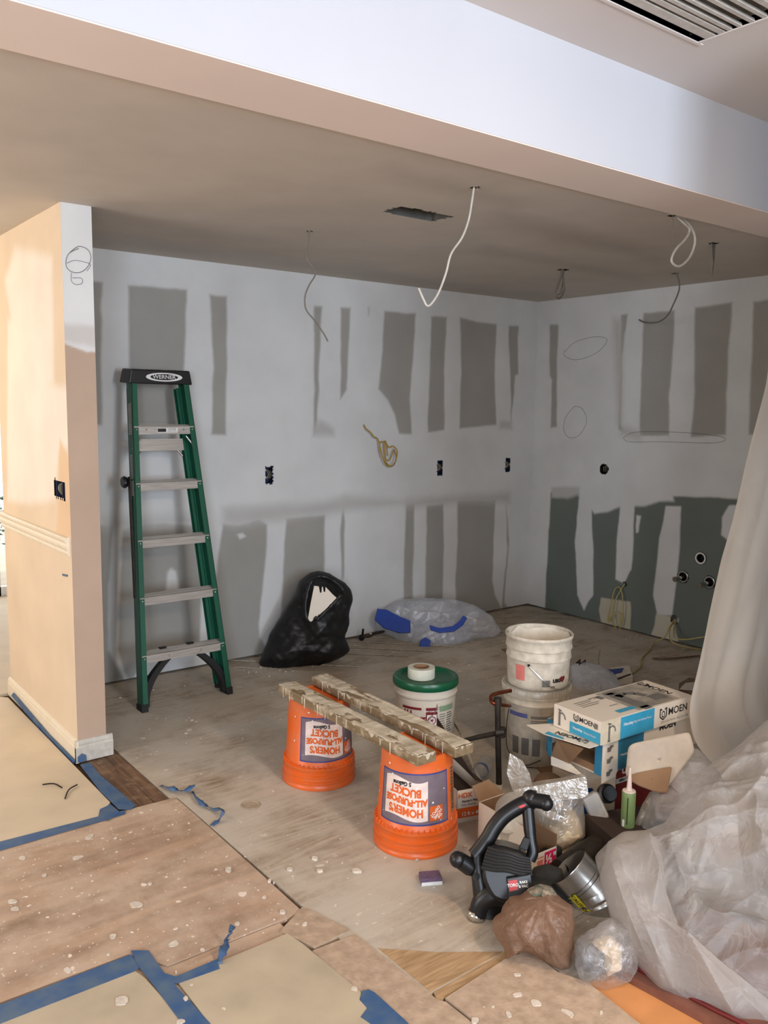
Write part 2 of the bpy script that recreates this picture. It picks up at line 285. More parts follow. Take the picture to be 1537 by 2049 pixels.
def pillow(outline, centre, front, back, fold=None, n=140, rings=40, smooth=2, p=2.0, jag=.0, open_back=False):
    """closed bag-like body: outline in the local XZ plane, bulging to -Y (front) and +Y (back)"""
    O=resample(outline,n,smooth); c=np.array(centre); vs=[]; fs=[]
    if jag: dd=(O-c)/np.linalg.norm(O-c,axis=1)[:,None]; O=O+dd*(jag*(fbm(np.arange(n)*.11,1.7,n*.01,3)+.35*ridge(np.arange(n)*.3,5.7,3,1)))[:,None]
    def layer(sign,dep):
        for r_ in range(rings+1):
            t=1-r_/rings; t=t**.75
            q=c+(O-c)*t; y=sign*dep*(1-t**p)**(1/p)
            if fold is not None:
                f=fold(q[:,0],q[:,1]); w=min(1,(1-t)*5+.12); y=y+ (f*w*(1 if sign<0 else .5))*(sign)
                
            y=np.broadcast_to(y,(n,)); vs.extend([(q[i,0],float(y[i]),q[i,1]) for i in range(n)])
    layer(-1,front); m=(rings+1)*n
    if not open_back: layer(1,back)
    for s_,o in (((0,0),) if open_back else ((0,0),(1,m))):
        for r_ in range(rings):
            for k in range(n):
                a=o+r_*n+k;b=o+r_*n+(k+1)%n;c_=o+(r_+1)*n+(k+1)%n;d=o+(r_+1)*n+k
                fs.append((a,b,c_,d) if s_ else (a,d,c_,b))
    if not open_back:
        for k in range(n): fs.append((k,(k+1)%n,m+(k+1)%n,m+k))
    mb=MB(); mb.add(vs,fs); return mb
def inpoly(x,y,P):
    ins=np.zeros(x.shape,bool); n=len(P)
    for i in range(n):
        x0,y0=P[i];x1,y1=P[(i+1)%n]
        if y0==y1: continue
        c=((y0>y)!=(y1>y))&(x<(x1-x0)*(y-y0)/(y1-y0)+x0); ins^=c
    return ins
def sdist(x,y,P):
    d=np.full(x.shape,9.); n=len(P)
    for i in range(n):
        a=np.array(P[i]);b=np.array(P[(i+1)%n]); e=b-a; l=max(1e-9,e@e)
        t=np.clip(((x-a[0])*e[0]+(y-a[1])*e[1])/l,0,1); d=np.minimum(d,np.hypot(x-a[0]-t*e[0],y-a[1]-t*e[1]))
    return np.where(inpoly(x,y,P),d,-d)
def painted_wall(name, u0,u1,v0,v1, step, to3, flip, layers, base, holes=(), jitter=.012, kind='structure', axis=None):
    nu=int((u1-u0)/step);nv=int((v1-v0)/step)
    U,V=np.meshgrid(np.linspace(u0,u1,nu+1),np.linspace(v0,v1,nv+1)); x=U.ravel();y=V.ravel()
    jx=x+jitter*fbm(x*7,y*7,1.5);jy=y+jitter*fbm(x*7,y*7,9.5)
    col=np.tile(np.array(base),(x.size,1))
    for P,c,fe in layers:
        P_=np.array(P); lo=P_.min(0)-.06; hi=P_.max(0)+.06
        k=np.where((x>lo[0])&(x<hi[0])&(y>lo[1])&(y<hi[1]))[0]
        if k.size==0: continue
        a=np.clip(sdist(jx[k],jy[k],P)/fe*.5+.5,0,1); a=a*a*(3-2*a)
        col[k]=col[k]*(1-a[:,None])+np.array(c)*a[:,None]
    co=to3(x,y); me=D.meshes.new(name)
    idx=np.arange((nu+1)*(nv+1)).reshape(nv+1,nu+1); F=np.stack([idx[:-1,:-1],idx[:-1,1:],idx[1:,1:],idx[1:,:-1]],-1).reshape(-1,4)
    cu=x[F].mean(1);cv=y[F].mean(1); keep=np.ones(len(F),bool)
    for h in holes: keep&=~inpoly(cu+.004*vn(cu*90,cv*90),cv+.004*vn(cu*90,cv*90,4),h)
    F=F[keep]
    if flip: F=F[:,::-1]
    me.vertices.add(len(co)); me.vertices.foreach_set('co',co.astype(np.float32).ravel())
    me.loops.add(F.size); me.loops.foreach_set('vertex_index',F.astype(np.int32).ravel())
    me.polygons.add(len(F)); me.polygons.foreach_set('loop_start',np.arange(0,F.size,4,dtype=np.int32)); me.update(); me.validate()
    at=me.color_attributes.new('col','FLOAT_COLOR','POINT'); at.data.foreach_set('color',np.c_[col,np.ones(len(col))].astype(np.float32).ravel())
    me.materials.append(M['wallcol']); o=D.objects.new(name,me); C.objects.link(o)
    if kind: o['kind']=kind
    return o
def solid(name, a, b, m, kind='structure', bevel=0):
    o=MB().box(a,b).build(name,m,bevel=bevel); o['kind']=kind; return o

# ------------------------------------------------------------ the room
BY=4.765; RX=5.2; CZ=2.446; FZ=2.785
MUD=lin((208,208,206)); GREY=lin((156,153,146)); GRN=lin((104,111,104)); MID=lin((182,180,176))
bg=[[(1.652,2.269),(1.72,2.273),(1.693,1.492),(1.629,1.493)],
 [(1.866,2.265),(2.217,2.272),(2.19,1.826),(2.166,1.491),(1.862,1.492)],
 [(2.363,2.256),(2.474,2.257),(2.462,1.432),(2.368,1.436),(2.38,1.818)],
 [(3.099,2.247),(3.161,2.249),(3.142,1.973),(3.121,1.454),(3.098,1.422)],
 [(3.306,2.257),(3.387,2.257),(3.37,1.984),(3.36,1.72),(3.311,1.653),(3.305,1.981)],
 [(3.669,2.262),(3.949,2.266),(3.929,1.907),(3.907,1.661),(3.931,1.413),(3.812,1.418),(3.773,1.555),(3.709,1.658),(3.629,1.732),(3.66,1.998)],
 [(4.093,2.252),(4.241,2.259),(4.227,1.918),(4.24,1.446),(4.081,1.426),(4.089,1.842)],
 [(4.369,2.264),(4.572,2.245),(4.751,2.246),(4.745,1.976),(4.746,1.825),(4.776,1.481),(4.394,1.46),(4.397,1.852)],
 [(4.886,2.24),(4.991,2.247),(4.997,1.87),(4.964,1.862),(4.941,1.5),(4.927,1.675),(4.894,2.058)],
 [(1.613,0.937),(1.743,0.927),(1.717,0.699),(1.692,0.206),(1.79,0.01),(2.034,-0.099),(1.697,-0.152),(1.581,-0.128)],
 [(1.797,0.894),(1.872,0.918),(2.055,0.919),(2.262,0.882),(2.288,0.671),(2.267,0.142),(1.914,0.139),(1.825,-0.027),(1.791,0.055),(1.753,0.196)],
 [(2.432,0.882),(2.549,0.867),(2.692,0.888),(2.75,0.852),(2.734,0.659),(2.68,0.207),(2.687,0.123),(2.761,-0.006),(2.836,-0.121),(2.366,-0.035),(2.355,0.413)],
 [(2.883,0.884),(3.187,0.887),(3.181,0.478),(3.161,0.309),(3.151,-0.038),(2.836,-0.019),(2.844,0.283),(2.868,0.58)],
 [(3.333,0.945),(3.351,0.841),(3.346,0.46),(3.33,0.392),(3.314,0.775)],
 [(3.886,0.912),(3.965,0.914),(3.966,0.223),(3.883,0.103),(3.878,0.585)],
 [(4.08,0.893),(4.246,0.897),(4.264,0.587),(4.261,0.011),(4.086,0.036),(4.088,0.565)],
 [(4.391,0.908),(4.794,0.896),(4.785,0.58),(4.781,0.26),(4.814,0.135),(4.892,0.018),(4.879,-0.078),(4.416,-0.051),(4.386,0.266),(4.397,0.575)],
 [(4.913,0.85),(4.959,0.565),(4.937,0.283),(4.924,0.059),(4.96,0.013),(5.106,-0.011),(4.934,-0.045),(4.897,0.026),(4.92,0.285),(4.94,0.486)]]
lay=[(P,GREY,.012) for P in bg]
lay+=[([(3.097,1.471),(3.144,1.52),(3.256,1.46),(3.256,1.414),(3.098,1.415)],MID,.03),([(4.813,1.508),(4.952,1.508),(4.954,1.449),(4.816,1.45)],MID,.03),
 ([(3.524,2.274),(3.54,2.275),(3.537,2.219),(3.529,2.218)],MID,.01),
 ([(2.064,0.618),(2.087,0.643),(2.118,0.621),(2.135,0.503),(2.053,0.507)],MUD,.015),([(2.531,0.811),(2.566,0.815),(2.591,0.791),(2.548,0.778)],MUD,.01),
 ([(2.433,0.984),(3.186,0.971),(3.349,1.013),(3.885,0.93),(3.147,0.889),(2.728,0.87),(2.514,0.863),(2.432,0.888)],MID,.05),
 ([(1.684,0.974),(2.279,0.948),(2.311,0.879),(2.055,0.916),(1.812,0.887),(1.682,0.915)],MID,.06),
 ([(3.885,0.948),(4.948,0.947),(4.951,0.871),(4.387,0.897),(3.886,0.894)],MID,.05)]
holes_b=[[(u-.027,z-.055),(u+.027,z-.055),(u+.027,z+.055),(u-.027,z+.055)] for u,z in ((2.762,1.169),(4.204,1.167),(4.916,1.163))]
painted_wall('wall_back',1.30,RX,0.012,CZ,.0075,lambda u,v:np.c_[u,np.full(u.shape,BY)+.0012*fbm(u*2,v*2),v],False,lay,MUD,holes_b)
solid('wall_back_core',(1.33,BY+.09,0),(RX+.2,BY+.15,CZ+.3),M['white'])
rg=[[(4.634,2.264),(4.548,2.254),(4.542,1.834),(4.52,1.474),(4.581,1.465),(4.593,1.835),(4.616,1.874)],
 [(3.961,2.287),(3.905,2.29),(3.925,2.108),(3.938,1.967),(3.917,1.501),(3.887,1.444),(3.937,1.464),(3.952,1.968)],
 [(3.77,2.287),(3.518,2.281),(3.521,1.953),(3.528,1.682),(3.512,1.436),(3.753,1.427),(3.764,1.822)],
 [(3.37,2.289),(3.099,2.299),(3.107,2.003),(3.091,1.457),(3.342,1.435),(3.336,1.749)],
 [(2.957,2.296),(2.666,2.304),(2.605,1.474),(2.933,1.469),(2.946,1.996)]]
lay=[(P,GREY,.012) for P in rg]
lay+=[([(4.561,0.952),(4.32,0.973),(3.463,1.024),(3.018,1.048),(2.282,1.079),(2.171,-0.375),(3.221,-0.049),(4.578,-0.024)],GRN,.01),
 ([(4.297,1.014),(3.467,1.083),(3.441,0.988),(3.561,0.976),(3.682,0.932),(3.896,0.9),(4.006,0.855),(4.12,0.828),(4.18,0.89),(4.268,0.905)],MUD,.014),
 ([(4.278,0.919),(4.153,0.912),(4.12,0.553),(4.101,0.208),(4.185,0.067),(4.255,0.18),(4.301,0.605)],MUD,.008),
 ([(3.885,0.938),(3.768,0.956),(3.761,0.677),(3.765,0.455),(3.829,0.341),(3.906,0.358),(3.905,0.658)],MUD,.008),
 ([(3.507,0.95),(3.389,0.958),(3.381,0.657),(3.394,0.409),(3.412,0.186),(3.532,0.168),(3.57,0.306),(3.544,0.705)],MUD,.008),
 ([(3.033,1.004),(3.08,0.917),(3.079,0.8),(2.943,0.719),(2.895,1.018)],MUD,.008),
 ([(3.746,0.861),(3.707,0.858),(3.721,0.737),(3.742,0.73)],MUD,.008),
 ([(4.026,0.203),(3.76,0.215),(3.748,0.004),(3.844,-0.028),(4.004,-0.025),(4.044,0.103)],lin((186,180,160)),.006),
 ([(3.541,0.174),(3.399,0.177),(3.347,-0.015),(3.591,-0.046),(3.549,0.092)],lin((190,184,168)),.006),
 ([(4.025,2.256),(3.955,2.251),(3.908,1.429),(3.751,1.399),(3.754,1.449),(3.947,1.5)],MID,.05),
 ([(4.553,0.993),(4.273,1.016),(4.27,0.958),(4.391,0.916),(4.549,0.909)],MID,.02)]
def ring(cy,cz,r_,n=14): return [(cy+r_*cos(2*pi*k/n),cz+r_*sin(2*pi*k/n)) for k in range(n)]
pipes=[(3.218,.622),(3.343,.474),(3.142,.47)]
holes_r=[ring(4.051,1.169,.042),ring(3.82,.342,.02),ring(3.39,.161,.035)]+[ring(a,b,.042) for a,b in pipes]
painted_wall('wall_right',1.9,BY,0.012,CZ,.0075,lambda u,v:np.c_[np.full(u.shape,RX)+.0012*fbm(u*2,v*2,3),u,v],True,lay,MUD,holes_r)
solid('wall_right_core',(RX+.09,1.9,0),(RX+.15,BY+.15,CZ+.3),M['white'])
# partition with its end face
BGE=lin((178,154,134)); CRM=lin((214,194,168)); CRM2=lin((226,216,202))
pw=[([(4.481,2.354),(3.914,2.237),(3.948,1.692),(4.159,1.671),(4.484,1.722),(4.684,2.222)],CRM2,.04),([(4.668,2.024),(4.444,2.008),(4.005,1.692),(3.743,1.679),(3.77,1.412),(3.909,1.394),(3.991,1.174),(4.394,1.112),(4.811,1.097)],CRM2,.03),
    ([(3.889,1.451),(3.767,1.369),(3.781,1.029),(3.998,0.978),(3.927,1.226)],lin((214,184,150)),.02)]
hp=[[(3.994,1.272),(3.839,1.264),(3.84,1.186),(3.996,1.188)]]
painted_wall('wall_partition',3.78,4.90,0,CZ,.012,lambda u,v:np.c_[np.full(u.shape,1.195),u,v],True,pw,CRM,hp)
pe=[([(1.19,1.86),(1.24,1.845),(1.29,1.83),(1.34,1.835),(1.34,2.6),(1.19,2.6)],lin((214,214,212)),.006),([(1.19,1.87),(1.34,1.85),(1.34,1.94),(1.19,1.955)],lin((196,192,186)),.02)]
painted_wall('wall_partition_end',1.195,1.325,0,CZ,.008,lambda u,v:np.c_[u,np.full(u.shape,3.78)+.001*fbm(u*6,v*6),v],False,pe,BGE,jitter=.02)
MB().box((1.27,3.81,0),(1.325,BY+.14,CZ)).build('wall_partition_core',M['white'])['kind']='structure'
solid('wall_partition_far',(1.199,4.895,0),(1.325,4.915,CZ),M['cream'])
# beam, ceilings
solid('beam',(-3.2,1.965,CZ-.006),(RX+.15,2.235,FZ+.1),M['beam'])
solid('beam_underside',(-3.2,1.967,CZ-.010),(RX+.15,2.238,CZ-.006),M['beam_under'])
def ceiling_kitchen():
    hol=[[(2.322,2.922),(2.40,2.905),(2.62,2.912),(2.618,3.055),(2.40,3.05),(2.318,3.03)]]
    hs=[(2.32,3.608,.016),(2.339,2.484,.02),(3.319,2.285,.02),(4.111,3.572,.035),(4.011,2.516,.025),(4.714,3.206,.02)]
    hol+=[ring(a+.0,b,r_) for a,b,r_ in hs]
    n=MB(); 
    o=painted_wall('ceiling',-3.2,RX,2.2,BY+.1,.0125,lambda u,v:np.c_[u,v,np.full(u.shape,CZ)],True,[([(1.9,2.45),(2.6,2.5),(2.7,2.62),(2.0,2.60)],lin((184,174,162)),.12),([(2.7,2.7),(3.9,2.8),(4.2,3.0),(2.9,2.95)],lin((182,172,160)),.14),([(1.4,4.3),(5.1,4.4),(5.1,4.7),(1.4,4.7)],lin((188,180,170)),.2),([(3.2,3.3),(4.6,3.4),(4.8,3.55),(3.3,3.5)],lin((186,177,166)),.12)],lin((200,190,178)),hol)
    solid('ceiling_far',(-3.2,BY+.1,CZ),(RX,8,CZ+.02),M['ceiling']); solid('ceiling_core',(-3.2,2.2,CZ+.16),(RX+.2,8,CZ+.2),M['dark'])
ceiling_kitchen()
# front ceiling with grille opening
vx0,vx1,vy0,vy1=1.75,2.56,1.22,1.70
for a,b in (((-3.2,-3.2),(vx0,1.965)),((vx1,-3.2),(RX,1.965)),((vx0,-3.2),(vx1,vy0)),((vx0,vy1),(vx1,1.965))):
    solid('ceiling_front',(a[0],a[1],FZ),(b[0],b[1],FZ+.02),M['ceiling_front'])
gr=thing('ceiling_vent','cream louvred air vent grille in the upper ceiling beside the beam','vent',((vx0+vx1)/2,(vy0+vy1)/2,FZ))
g=MB(); hx=(vx1-vx0)/2; hy=(vy1-vy0)/2
for a,b in (((-hx-.03,-hy-.03),(hx+.03,-hy)),((-hx-.03,hy),(hx+.03,hy+.012)),((-hx-.03,-hy),(-hx,hy)),((hx,-hy),(hx+.008,hy))): g.box((a[0],a[1],-.004),(b[0],b[1],.02))
g.build('frame',M['ceiling_front'],gr); MB().box((-hx,-hy,.035),(hx,hy,.045)).build('duct_back',M['grille_dark'],gr)
g=MB(); g.box((-hx-.005,-hy,.02),(-hx,hy,.15)).box((hx,-hy,.02),(hx+.005,hy,.15)).box((-hx,-hy-.005,.02),(hx,-hy,.15)).box((-hx,hy,.02),(hx,hy+.005,.15)).build('duct_walls',M['grille_dark'],gr)
yy=[.195,.155,.128,.095,.055,.015,-.03,-.075,-.12,-.165,-.205]; ww=[.034,.020,.014,.012,.014,.014,.02,.018,.02,.02,.02]
for y_,w_ in zip(yy,ww):
    s_=MB().box((-hx,y_-w_/2,-.002),(hx,y_+w_/2,.001)).add([(-hx,y_-w_/2,0),(hx,y_-w_/2,0),(hx,y_-w_/2+.003,.010),(-hx,y_-w_/2+.003,.010)],[(0,1,2,3)]).build('slat',M['grille'],gr)
MB().tube([(hx-.06,hy-.012,0.002),(hx-.06,hy-.012,.05)],.004,8).build('lever',M['dark'],gr)
# outer shell of the rooms
solid('wall_left',(-3.25,-3.2,0),(-3.2,8,FZ+.1),M['cream']); solid('wall_front_right',(RX,-3.2,0),(RX+.1,1.95,FZ+.1),M['beam'])
for a,b in (((-3.2,0),(.7,FZ)),((1.9,0),(RX,FZ)),((.7,0),(1.9,1.0)),((.7,2.5),(1.9,FZ))): solid('wall_rear',(a[0],-3.25,a[1]),(b[0],-3.2,b[1]),M['beam'])
for a,b in (((-3.2,0),(.6,CZ)),((2.9,0),(RX,CZ)),((.6,2.25),(2.9,CZ))): solid('wall_hall_end',(a[0],7.5,a[1]),(b[0],7.55,b[1]),M['cream'])
wd=thing('door_1',None,None,(1.75,7.52,0)); wd['kind']='structure'
for x_ in (-1.15,-.02,1.09): MB().box((x_,-.03,0),(x_+.05,.03,2.25)).build('door_frame',M['glassframe'],wd)
MB().box((-1.15,-.03,0),(1.15,.03,.08)).build('bottom_rail',M['glassframe'],wd)
solid('beam_shade_stub',(2.55,.70,0),(RX,.80,FZ),M['beam']); solid('wall_hall_right',(RX-.6,BY+.2,0),(RX-.5,7.5,CZ),M['cream'])  # the return stub is added, unseen, to cut window light on the beam
# shrub outside the glass door
sh=thing('shrub','blue-green leafy shrub glimpsed outside past the partition edge','shrub',(1.86,8.6,0))
l_=MB()
for k in range(260):
    c_=Vector((random.gauss(0,.16),random.gauss(0,.16),.25+random.random()*.5)); m_=Matrix.Translation(c_)@Matrix.Rotation(random.random()*6,4,'Z')@Matrix.Rotation(random.random()*3,4,'X')
    l_.add([(-.03,0,0),(0,.02,.01),(.04,0,0),(0,-.02,.01)],[(0,1,2,3)],m_)
fo=l_.build('foliage',M['leaf'],sh); fo['kind']='stuff'; MB().tube([(0,0,0),(.02,0,.5)],.015,8).build('stem',M['dark'],sh)
solid('ground_outside',(-6,7.6,-.06),(8,14,-.03),M['papergrey'])

# ------------------------------------------------------------ floor
fl=MB().box((-3.25,-3.25,-.08),(RX+.2,7.6,-.012)).build('floor',mat('brown_underfloor',(84,60,40),.9,noise=.2)); fl['kind']='structure'
def slab(name,poly,m,top=0.0,label=None,bev=0,bot=-.012):
    o=MB().prism(poly,bot,top).build(name,m,fl,bevel=bev)
    if label: o['label']=label
    return o
slab('plywood_sheet',[(1.405,1.655),(3.5,1.655),(3.5,4.19),(1.38,4.19),(1.38,3.21),(1.405,3.19)],M['ply'],0,'dusty plywood subfloor')
slab('plywood_sheet',[(3.503,-1),(RX+.09,-1),(RX+.09,4.185),(3.503,4.185)],M['ply'],.0)
slab('plywood_sheet',[(1.33,4.194),(2.90,4.194),(2.45,4.60),(2.3,BY+.08),(1.33,BY+.08)],M['ply'],-.001)
slab('plywood_sheet',[(1.385,3.84),(1.33,3.84),(1.33,4.19),(1.385,4.19)],M['ply'],-.001)
slab('plywood_sheet',[(1.83,-1),(3.5,-1),(3.5,1.42),(1.83,1.42)],M['orangefloor'],-.002,'orange old floor by the heap')
slab('plywood_sheet',[(1.83,1.424),(3.5,1.424),(3.5,1.652),(1.83,1.652)],M['plank'],-.004)
slab('hardboard_sheet',[(-3.2,2.335),(.3,2.33),(.86,2.315),(.93,2.20),(1.388,2.195),(1.393,2.5),(1.399,3.0),(1.398,3.19),(1.2,3.20),(-3.2,3.22)],M['board'],.002,'pinkish wood-grained sheet')
slab('hardboard_sheet',[(-3.2,-3.2),(1.30,-3.2),(1.30,2.19),(.93,2.195),(.85,2.31),(-3.2,2.33)],M['board'],-.001)
slab('cement_board',[(1.397,2.212),(1.408,2.193),(1.45,2.02),(1.317,2.014),(1.274,2.144)],M['cement'],.005)
slab('cement_board',[(1.302,2.005),(1.452,1.995),(1.462,1.62),(1.475,1.60),(1.50,.6),(1.302,.6)],M['cement'],.004,'mottled tan cement board')
slab('cement_board',[(1.482,1.612),(1.74,1.632),(1.80,1.622),(1.822,1.60),(1.815,1.50),(1.85,1.42),(1.83,1.235),(1.84,.6),(1.505,.6)],M['cement'],.006)
slab('wood_ledge',[(1.46,1.618),(1.475,1.652),(1.80,1.662),(1.80,1.64)],M['goldply'],.001)
slab('plywood_patch',[(1.47,1.66),(1.76,1.665),(1.60,1.78),(1.47,1.90)],M['goldply'],.0012,'golden clean plywood patch')
# old diagonal planks under the back wall
def clip(poly,nx,ny,c):
    out=[];n=len(poly)
    for i in range(n):
        a=poly[i];b=poly[(i+1)%n];da=a[0]*nx+a[1]*ny-c;db=b[0]*nx+b[1]*ny-c
        if da<=0: out.append(a)
        if da*db<0: t=da/(da-db); out.append((a[0]+(b[0]-a[0])*t,a[1]+(b[1]-a[1])*t))
    return out
MB().prism([(2.906,4.194),(RX+.08,4.19),(RX+.08,BY+.08),(2.31,BY+.08),(2.455,4.61)],-.0115,-.0105).build('crawl_gap',M['dark'],fl)
k=0; s=6.30; q2=1/math.sqrt(2); bounds=[(2.906,4.194),(RX+.08,4.19),(RX+.08,BY+.08),(2.31,BY+.08),(2.455,4.61)]
while s<10.3:
    P=clip(clip(bounds,q2,q2,(s+.160)*q2),-q2,-q2,-s*q2)
    if len(P)>2:
        o=slab('plank',P,M['plank'],-.003+random.uniform(-.002,.001)); k+=1
    s+=.2
for i,(x0,x1) in enumerate(((1.202,1.252),(1.255,1.312),(1.315,1.372))):
    slab('plank',[(x0,3.215-.012*i),(x1,3.205-.012*i),(x1+.005,3.775+(.06 if i==2 else 0)),(x0,3.775)],M['oak'],-.002,'worn brown oak strip' if i==0 else None)
# masking paper and tape
def sheet(name,poly,m,z0,z1,label,cat,group=None):
    o=MB().prism(poly,z0,z1).build(name,m); tag(o,label,cat,group); return o
sheet('masking_paper',[(-3.1,3.235),(1.085,3.195),(1.165,3.30),(1.165,4.85),(1.1,4.93),(3.3,4.95),(3.3,7.48),(-3.1,7.48)],M['paper'],-.0115,.0045,'large beige masking paper covering the hall floor left of the partition','masking paper')
sheet('masking_paper',[(0.923,2.104),(1.069,2.12),(1.189,2.118),(1.286,2.119),(1.296,2.044),(1.31,1.772),(1.265,1.659),(1.226,1.573),(0.893,1.823),(0.919,1.918)],M['papergrey'],.0004,.0062,'beige masking paper with a white curved smear, between two blue tapes','masking paper')
sheet('masking_paper',[(0.152,2.274),(0.484,2.24),(0.668,2.249),(0.844,2.231),(0.856,2.182),(0.871,1.951),(0.865,1.741)],M['papergrey'],-.0005,.0045,'beige masking paper below the long blue tape near the bottom corner','masking paper')
TG='blue tape strips on the floor'
sheet('painters_tape',[(0.158,2.33),(0.501,2.309),(0.863,2.307),(0.864,2.236),(0.843,2.227),(0.483,2.234),(0.148,2.239)],M['tape'],.0046,.0056,'long blue tape strip running to the left edge of the photo','tape',TG)
sheet('painters_tape',[(0.87,2.322),(0.912,2.291),(0.907,2.163),(0.916,2.003),(0.921,1.907),(0.903,1.815),(0.862,1.845),(0.862,2.1),(0.86,2.247)],M['tape'],.0062,.0072,'blue tape strip between the two beige papers in the foreground','tape',TG)
sheet('painters_tape',[(0.9,2.176),(0.927,2.134),(1.061,2.134),(1.05,2.117),(1.042,2.09),(0.922,2.102),(0.89,2.125)],M['tape'],.0064,.0074,'short torn blue tape with plaster smears on top edge of the smeared paper','tape',TG)
sheet('painters_tape',[(1.313,1.769),(1.333,1.764),(1.339,1.744),(1.338,1.6),(1.33,1.539),(1.268,1.585),(1.251,1.689),(1.285,1.706),(1.288,1.745)],M['tape'],.0063,.0074,'stubby blue tape across the cement board by the bottom edge','tape',TG)
sheet('painters_tape',[(0.692,3.228),(1.1,3.206),(1.191,3.196),(1.175,3.166),(1.084,3.162),(0.71,3.161),(0.679,3.175)],M['tape'],.0047,.0056,'thin faded blue tape along the lower edge of the hall paper','tape',TG)
sheet('painters_tape',[(1.188,3.738),(1.231,3.733),(1.223,3.582),(1.238,3.21),(1.209,3.189),(1.17,3.217),(1.167,3.424)],M['tape'],.0047,.0056,'grey-blue tape strip beside the worn oak planks','tape',TG)
sheet('painters_tape',[(1.11,3.261),(1.16,3.278),(1.164,3.19),(1.1,3.15),(1.077,3.192)],M['tape'],.0057,.0064,'small blue tape scrap at the corner of the hall paper','tape',TG)
o=MB().prism([(4.807,0.025),(4.774,0.051),(4.141,0.017),(3.759,0.018),(3.789,-0.011),(4.144,-0.014)],1.172,1.177,'x').build('painters_tape',M['tape']); tag(o,'blue tape along the foot of the partition baseboard','tape',TG)
o=MB().prism([(1.187,.008),(1.225,.008),(1.222,.035),(1.205,.045),(1.187,.032)],3.754,3.760,'y').build('painters_tape',M['tape']); tag(o,'crumpled blue tape bit at the baseboard corner','tape',TG)
o=MB().prism([(3.915,0.845),(3.837,0.853),(3.845,0.843),(3.908,0.837)],1.1915,1.1935,'x').build('painters_tape',M['tape']); tag(o,'tiny blue tape bit stuck on the cream wall below the chair rail','tape',TG)
def curl(name,pts,wid,label,base=.004,m='tape',n=5):
    P=smooth_path(pts,n); mb=MB(); vs=[]; 
    for i,p in enumerate(P):
        t=(P[min(i+1,len(P)-1)]-P[max(0,i-1)]).normalized(); sd=t.cross(Vector((0,0,1))).normalized(); w_=wid*(.6+.5*abs(vn(i*.6,3.1)))
        tw=.7*sin(i*.9); up=Vector((0,0,1))
        a=sd*cos(tw)+up*sin(tw); lo=p+a*w_/2; hi=p-a*w_/2
        for q in (lo,hi): vs.append((q.x,q.y,max(base,q.z)))
    mb.add(vs,[(2*i,2*i+1,2*i+3,2*i+2) for i in range(len(P)-1)]); o=mb.build(name,M[m],thick=.0012,smooth=True); tag(o,label,'tape',TG if m=='tape' else None); return o
curl('tape_curl',[Z_ for Z_ in [(1.392,3.321,0.006),(1.407,3.237,0.02),(1.446,3.211,0.01),(1.493,3.194,0.03)]],.026,'curled blue tape scrap lying past the end of the oak planks')
curl('tape_curl',[Z_ for Z_ in [(1.471,3.187,0.008),(1.446,3.05,0.02),(1.467,2.991,0.012),(1.471,2.909,0.035),(1.448,2.896,0.01),(1.407,2.876,0.006)]],.022,'twisted blue tape strand lying at the end of the floor seam')
curl('tape_curl',[(1.05,2.111,0.008),(1.075,2.136,0.02),(1.113,2.182,0.02),(1.117,2.165,0.05),(1.131,2.179,0.06)],.03,'blue tape end curling upright from the smeared paper')
# plaster splats: thin dried blobs
def blob_poly(x,y,r_,asp=1,ang=0,n=11):
    ph=random.random()*9; return [(x+(cos(a)*cos(ang)-sin(a)*asp*sin(ang))*r_*(1+.28*float(vn(cos(a)*1.5+ph,sin(a)*1.5,ph))),y+(cos(a)*sin(ang)+sin(a)*asp*cos(ang))*r_*(1+.28*float(vn(cos(a)*1.5+ph,sin(a)*1.5,ph)))) for a in [2*pi*k/n for k in range(n)]]
sp=MB()
for x,y,r_ in [(0.919,2.951)+(.017,),(0.974,2.545)+(.022,),(1.004,3.071)+(.018,),(0.987,2.282)+(.016,),(0.854,2.427)+(.012,),(1.311,2.555)+(.014,),(1.485,2.431)+(.010,),(1.043,2.205)+(.008,),(1.354,2.126)+(.009,),(0.91,2.031)+(.009,),(0.947,2.075)+(.005,),(0.761,3.063)+(.014,),(1.059,2.636)+(.009,),(1.669,2.283)+(.016,),(1.711,1.56)+(.009,),(1.649,1.501)+(.012,),(1.665,1.447)+(.016,),(1.574,1.46)+(.010,),(1.486,1.499)+(.012,),(1.564,2.361)+(.010,),(1.596,2.441)+(.012,),(1.188,2.259)+(.010,),(1.332,2.226)+(.010,),(0.655,2.753)+(.014,),(1.392,2.409)+(.008,)]:
    sp.prism(blob_poly(x,y,r_,.75,random.random()*3,14),.0005,.0085 if x>1.3 or y<2.2 else .004)
for k in range(430):
    x=random.uniform(-.2,4.6); y=random.uniform(1.0,4.1)
    if 2.05<x<3.4 and 1.2<y<3.2: continue
    if x>1.84 and y<1.66: continue
    if x<1.2 and y>3.2: 
        if random.random()<.85: continue
    if 1.15<x<1.40 and 3.2<y<4.2: continue
    zt=.0075 if (1.29<x<1.84 and y<2.0) or (y<2.2 and x<1.30) else (.0055 if x<1.4 else .0018)
    r_=min(.017,.0028+.0048*random.expovariate(1.1)); sp.prism(blob_poly(x,y,r_,random.uniform(.4,1),random.random()*3,9),-.002,zt)
o=sp.build('plaster_splats',M['plaster']); tag(o,'pale dried plaster splats scattered over the subfloor','plaster',kind='stuff')
sm=MB()
for (x,y),r_,a_,an in [((0.857,3.093),.05,.5,.3),((0.993,2.906),.06,.35,.3),((1.258,2.71),.04,.5,0)]:
    pass
o=MB().lathe([(.001,.0005),(.030,.0008),(.036,.003),(.041,.001)],24).build('floor_cover',M['plastergrey'],loc=(1.617,2.949,0.0)); tag(o,'round plaster-ringed patch on plywood before the left bucket','patch')
cr_=MB()
